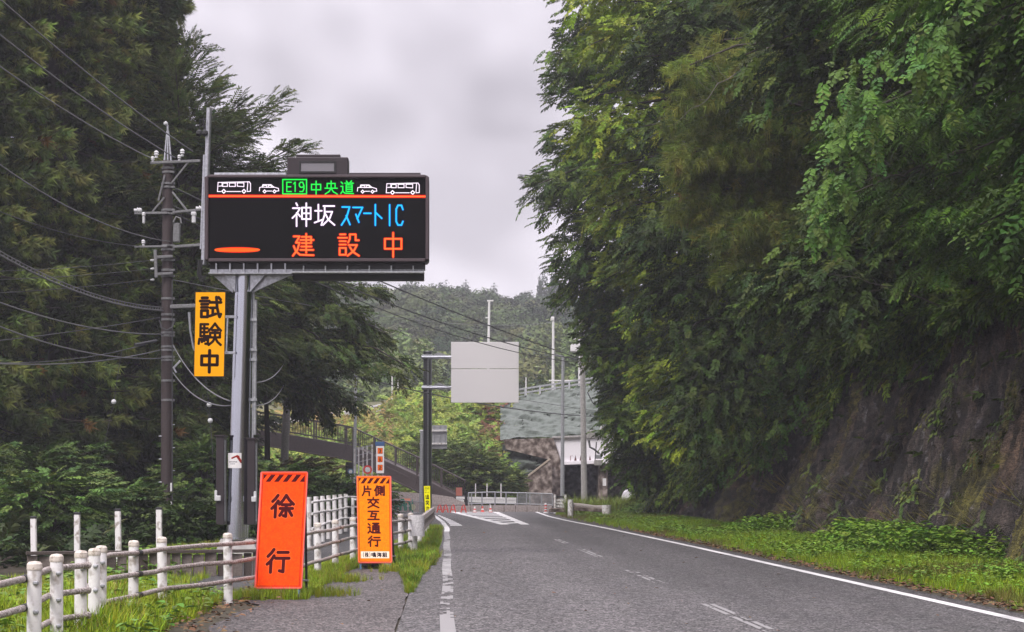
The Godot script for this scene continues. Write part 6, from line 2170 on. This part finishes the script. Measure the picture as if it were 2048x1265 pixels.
func grow_left() -> void:
	var cg := "dark cedars of the left woods"
	var ca := Color(0.034, 0.058, 0.024)
	var cb := Color(0.085, 0.125, 0.038)
	var C := {"mesh": S.cedar, "leafmat": M.needle, "cone": true, "low": 0.04, "count": 260, "n": 32, "a": ca, "b": cb, "tip": Color(0.2, 0.23, 0.055), "vary": 0.6, "outer": 0.5, "wide": 0.26, "size": 1.25, "droop": 0.05, "rise0": -0.45, "rise": 0.3, "arch": -0.12, "thick": 0.3, "dry": 0.01}
	var spots := [[-14.2, 58.0, 31.0, 4.9, "tall dark cedar at the very left edge, its top out of sight"], [-12.0, 62.0, 31.0, 4.6, "tall dark cedar second from the left edge"], [-10.2, 66.0, 22.0, 4.3, "tall dark cedar right behind the brown utility pole"], [-13.0, 72.0, 31.0, 4.6, "tall cedar in the second row between the two leftmost cedars"], [-17.0, 66.0, 30.0, 4.8, "cedar in the second row beyond the left edge"], [-12.3, 76.0, 27.0, 4.0, "far cedar whose tip shows against the sky left of the sign mast"]]
	for s: Array in spots:
		tree("cedar_tree", s[4], Vector3(s[0], land(s[0], s[1]) - 0.1, -s[1]), C.merged({"h": s[2], "r": s[3]}), cg)
	# the broadleaf tree behind the sign
	var ex := []
	for e: Array in [[0.95, 380, 95], [0.9, 425, 172], [0.82, 485, 205], [0.75, 540, 222], [0.66, 598, 288], [0.6, 545, 330], [0.85, 350, 130], [0.5, 560, 430], [0.4, 520, 520]]:
		ex.append([e[0], at(e[1], e[2], rr(61, 66))])
	tree("broadleaf_tree", "broadleaf tree with spiky drooping limbs rising behind the LED sign", Vector3(-8.5, -0.2, -64), {"mesh": S.fern, "leafmat": M.leaf, "h": 12.8, "r": 4.0, "low": 0.22, "count": 85, "n": 75, "a": Color(0.05, 0.075, 0.024), "b": Color(0.14, 0.18, 0.05), "wide": 0.3, "size": 0.95, "droop": 0.3, "rise0": 0.0, "rise": 0.7, "extra": ex}, "")
	# the tree whose flat limbs reach out over the footbridge
	ex = []
	for e: Array in [[0.95, 640, 570], [0.9, 745, 582], [0.85, 700, 640], [0.8, 770, 665], [0.7, 822, 738], [0.66, 760, 700], [0.6, 720, 750], [0.6, 690, 800], [0.6, 660, 815], [0.6, 640, 770], [0.6, 610, 800], [0.75, 660, 700], [0.88, 580, 600]]:
		ex.append([e[0], at(e[1], e[2], rr(66, 72))])
	tree("broadleaf_tree", "spreading tree with flat dark limbs over the footbridge right of the sign pole", Vector3(-6.3, -0.2, -70), {"mesh": S.broad, "leafmat": M.leaf, "h": 9.0, "r": 3.4, "low": 0.55, "count": 44, "n": 58, "mess": 0.55, "a": Color(0.045, 0.075, 0.022), "b": Color(0.14, 0.19, 0.045), "wide": 0.26, "size": 0.95, "droop": 0.3, "rise0": -0.1, "rise": 0.4, "extra": ex, "thick": 0.16}, "")
	# dark woods behind, filling the gaps down to the ground
	var back := [[-20.0, 84.0, 22.0, "back-row tree beyond the leftmost cedars"], [-14.5, 88.0, 20.0, "back-row tree between the cedars, high on the rise"], [-11.5, 92.0, 15.0, "back-row tree behind the brown utility pole"], [-12.0, 86.0, 11.0, "lower back-row tree behind the amber plate"], [-16.0, 96.0, 24.0, "highest back-row tree on the left rise"], [-12.2, 84.0, 13.0, "bushy back-row tree low behind the cedars"], [-24.0, 92.0, 24.0, "back-row tree farthest out on the left"]]
	for s: Array in back:
		tree("woodland_tree", s[3], Vector3(s[0], land(s[0], s[1]) - 0.1, -s[1]), {"mesh": S.broad, "leafmat": M.leaf, "h": s[2], "r": 4.2, "low": 0.03, "count": 60, "n": 60, "a": Color(0.022, 0.036, 0.015), "b": Color(0.045, 0.065, 0.022), "wide": 0.38, "size": 1.35, "droop": 0.2, "rise0": 0.0, "rise": 0.6}, "dark back-row trees of the left woods")
	# shrubs
	var shrubs := [[-9.3, 47.0, 1.7, 1.4, "bright green shrub at the lower left edge behind the stakes", 1.5], [-8.1, 50.0, 1.3, 1.1, "shrub behind the second white stake", 1.0], [-5.9, 46.0, 0.6, 0.7, "low shrub between the brown pole and the sign pole", 0.8], [-7.0, 58.0, 2.4, 1.5, "tall leafy shrub just left of the brown pole", 1.2], [-4.9, 58.0, 1.5, 1.3, "shrub behind the red-orange sign board", 1.0], [-4.1, 66.0, 1.2, 1.3, "bushy shrub under the footbridge behind the white fence", 1.0], [-5.6, 72.0, 1.7, 1.6, "golden-topped shrub under the footbridge beside the grey pole", 1.8], [-3.2, 74.0, 0.9, 1.1, "shrub in front of the steel sign rack", 1.1], [-10.6, 52.0, 2.2, 1.7, "shrub at the left edge under the cedars", 1.0], [-5.2, 50.0, 0.8, 0.9, "dim shrub right behind the concrete base of the sign", 0.7]]
	for s: Array in shrubs:
		var b: float = s[5]
		var a1 := Color(0.04, 0.075, 0.02)
		var b1 := Color(0.09, 0.14, 0.03)
		a1 = Color(a1.r * b, a1.g * b, a1.b * b)
		b1 = Color(b1.r * b, b1.g * b, b1.b * b)
		if b > 1.7:
			a1 = Color(0.1, 0.11, 0.03)
			b1 = Color(0.27, 0.2, 0.08)
		var o := tree("shrub", s[4], Vector3(s[0], land(s[0], s[1]) - 0.1, -s[1]), {"mesh": S.broad, "leafmat": M.leaf, "h": s[2], "r": s[3], "low": 0.06, "count": 30, "n": 34, "a": a1, "b": b1, "wide": 0.42, "size": 0.85, "droop": 0.3, "rise0": 0.1, "rise": 1.0, "trunk": 0.04}, "shrubs at the foot of the left woods")
		o.set_meta("category", "shrub")
	var list := []
	for i in 9000:
		var d := rr(42, 110)
		var x := -4.3 - pow(rng.randf(), 1.2) * 24.0 - 2.5 * hsh(d, 60, 45)
		if d > 58: x -= 5.0
		list.append([Transform3D(fold(Vector3(rr(-1, 1), rr(0.0, 0.7), rr(-1, 1)), Vector3.UP + rv() * 0.4, rr(0.9, 1.7)), Vector3(x, land(x, d) + rr(0.0, 0.7), -d)), tint(Color(0.024, 0.042, 0.015), Color(0.06, 0.09, 0.025))])
	scatter(self, "undergrowth", S.broad, M.leaf, list)

func build_embankment() -> void:
	var p := []
	var col := PackedColorArray()
	for j in 13:
		for i in 25:
			var px := lerpf(420, 1016, i / 24.0)
			var top := 846.0 - (px - 540) * 0.115 if px < 860 else 806.0 - (px - 860) * 0.03
			var lo := at(px, 1006, 114)
			lo.y = -0.1
			var hi := at(px, top + 6, 136)
			p.append(lo.lerp(hi, j / 12.0) + Vector3(0, 0.5 * sin(PI * j / 12.0) + 0.4 * noise.get_noise_2d(i * 30, j * 30), 0))
			col.append(Color(0.09, 0.09, 0.03).lerp(Color(0.17, 0.14, 0.05), clampf(noise.get_noise_2d(i * 22, j * 18) + 0.3 * hsh(px, 760, 640) * 2, 0, 1)))
	var base_p := p.duplicate()
	for i in 25: p.append(at(lerpf(420, 1016, i / 24.0), 800, 180))
	for i in 25: col.append(Color(0.1, 0.1, 0.04))
	var g := MB.new()
	g.grid(p, 25, Vector3(0, 1, 1), col)
	struct("embankment", g, vmat(1.0, M.mott, 2.0))
	var list := []
	for i in 16000:
		var u := rng.randf() * 23.9
		var v := pow(rng.randf(), 0.9) * 11.9
		var a: Vector3 = base_p[int(v) * 25 + int(u)]
		var b: Vector3 = base_p[(int(v) + 1) * 25 + int(u) + 1]
		var q := Vector3(lerpf(a.x, b.x, u - int(u)), lerpf(a.y, b.y, v - int(v)), lerpf(a.z, b.z, v - int(v)))
		var px := lerpf(420, 1016, u / 24.0)
		var bushy := hsh(noise.get_noise_2d(u * 16, v * 20) + 0.5 * hsh(v, 5.0, 0.0) + 0.3 * hsh(px, 700, 900), 0.0, 0.35)
		if rng.randf() > 0.25 + bushy: continue
		var c := tint(Color(0.13, 0.2, 0.035), Color(0.31, 0.37, 0.07))
		if px < 800 and v > 6 and rng.randf() < 0.6: c = tint(Color(0.2, 0.19, 0.05), Color(0.34, 0.27, 0.09))
		if px > 968 and px < 1012 and v > 3 and v < 9.5 and rng.randf() < 0.5: c = tint(Color(0.16, 0.09, 0.04), Color(0.24, 0.1, 0.06))
		list.append([Transform3D(fold(Vector3(rr(-1, 1), rr(-0.4, 0.6), rr(-0.3, 1)), Vector3(0, 0.9, 0.5) + rv() * 0.4, rr(0.9, 1.9)), q + Vector3(0, rr(0, 0.3) + bushy * rr(0, 1.1), rr(0, 0.6))), c])
	scatter(self, "embankment_bushes", S.broad, M.leaf, list)
	var shrubs := [[900.0, 112.0, 3.0, 1.9, "round shrub at the embankment foot behind the overhead sign pole"], [945.0, 110.0, 2.6, 1.7, "round shrub at the embankment foot left of the railing"], [978.0, 110.0, 2.0, 1.2, "dark shrub behind the middle of the tube railing"], [1016.0, 112.0, 1.9, 0.75, "bright shrub at the embankment foot next to the stained wing wall"], [870.0, 116.0, 3.4, 2.0, "tall shrub on the embankment above the reversed sign"]]
	for s: Array in shrubs:
		var o := tree("shrub", s[4], Vector3(at(s[0], 0, s[1]).x, 0.0, -s[1]), {"mesh": S.broad, "leafmat": M.leaf, "h": s[2], "r": s[3], "low": 0.06, "count": 34, "n": 36, "a": Color(0.07, 0.115, 0.03), "b": Color(0.2, 0.26, 0.06), "wide": 0.42, "size": 1.0, "droop": 0.3, "rise0": 0.1, "rise": 1.0, "trunk": 0.05}, "shrubs at the embankment's foot")
		o.set_meta("category", "shrub")

func build_hill() -> void:
	var p := []
	var col := PackedColorArray()
	for j in 30:
		for i in 60:
			var x := lerpf(-260, 260, i / 59.0)
			var d := 158.0 + j * 12.0
			p.append(Vector3(x, hill(x, minf(d, 372)) - 2.0 - maxf(0, d - 372) * 0.1, -d))
			col.append(Color(0.03, 0.045, 0.02))
	var g := MB.new()
	g.grid(p, 60, Vector3(0, 1, 0.4), col)
	struct("hill", g, vmat(1.0))
	var lists := [[], [], []]
	for i in 3600:
		var d := rr(172, 372)
		var x := rr(-0.42, 0.30) * d * 0.62
		var kind := rng.randi() % 2
		var s := rr(1.8, 3.3) * (0.75 + 0.25 * d / 370)
		var c := tint(Color(0.042, 0.064, 0.022), Color(0.085, 0.115, 0.038))
		if rng.randf() < 0.14:
			kind = 2
			s = rr(1.5, 2.2)
			c = tint(Color(0.03, 0.05, 0.024), Color(0.045, 0.068, 0.03))
		elif d < 235 and rng.randf() < 0.5:
			kind = 2 if rng.randf() < 0.45 else kind
			c = tint(Color(0.11, 0.15, 0.04), Color(0.16, 0.2, 0.06))
		lists[kind].append([Transform3D(Basis(Vector3.UP, rr(0, TAU)).scaled(Vector3(s, s * rr(0.85, 1.15), s)), Vector3(x, hill(x, d) + s * 0.3, -d)), c])
	scatter(self, "hill_forest", S.can1, M.leaf, lists[0])
	scatter(self, "hill_forest", S.can2, M.leaf, lists[1])
	scatter(self, "hill_forest", S.can3, M.leaf, lists[2])
	# single trees on the skyline
	for e: Array in [[1048.0, 2.9, 5.0, "broad dark tree standing out on the skyline of the far hill"], [1092.0, 1.8, 5.0, "pointed dark conifer on the far skyline beside the right woods"], [1118.0, 2.0, 5.5, "last pointed conifer on the far skyline, almost touching the right woods"], [992.0, 1.5, 4.0, "small pointed tree on the far skyline above the lamp pole"], [935.0, 1.3, 3.8, "small pointed tree on the far skyline left of the lamp pole"]]:
		var x := at(e[0], 0, 368).x
		var b := Vector3(x, hill(x, 368), -368)
		var t := thing("skyline_tree", e[3], "tree", b, "single trees on the far skyline")
		var k := MB.new()
		k.rod(b - Vector3.UP, b + Vector3.UP * 3, 0.3)
		part(t, "trunk", k, M.bark)
		scatter(t, "crown", S.can3 if e[1] < 2.5 else S.can2, M.leaf, [[Transform3D(Basis.from_scale(Vector3(e[1], e[2] * 0.62, e[1])), b + Vector3.UP * 3.2), Color(0.035, 0.052, 0.028)], [Transform3D(Basis.from_scale(Vector3(e[1] * 0.7, e[2] * 0.4, e[1] * 0.7)), b + Vector3.UP * 2.2), Color(0.04, 0.058, 0.03)]], b)

func _ready() -> void:
	rng.seed = 20240817
	noise.seed = 5
	noise.frequency = 0.01
	noise.fractal_octaves = 3
	noise2.seed = 17
	noise2.frequency = 0.02
	noise2.fractal_octaves = 3
	set_stage()
	make_materials()
	M.plank_pale = mat(0.17, 0.14, 0.125, 0.95, 0, M.mott, 0.4)
	M.concrete_rosy = mat(0.42, 0.36, 0.35, 0.9, 0, M.mott, 1.2)
	M.facade = mat(0.82, 0.79, 0.83, 0.8)
	M.sheet_green = mat(0.105, 0.126, 0.108, 0.75, 0, M.mott, 2.0)
	M.bark_mid = mat(0.13, 0.115, 0.1, 0.95, 0, M.mott, 0.5)
	M.bark_pale = mat(0.19, 0.17, 0.155, 0.9, 0, M.mott, 0.5)
	build_ground()
	build_cut_slope()
	build_embankment()
	build_hill()
	build_led_sign()
	build_signs()
	build_fences()
	build_utility_pole()
	build_wires()
	build_far_poles()
	build_far_end()
	grow_right()
	grow_left()
	grow_verges()
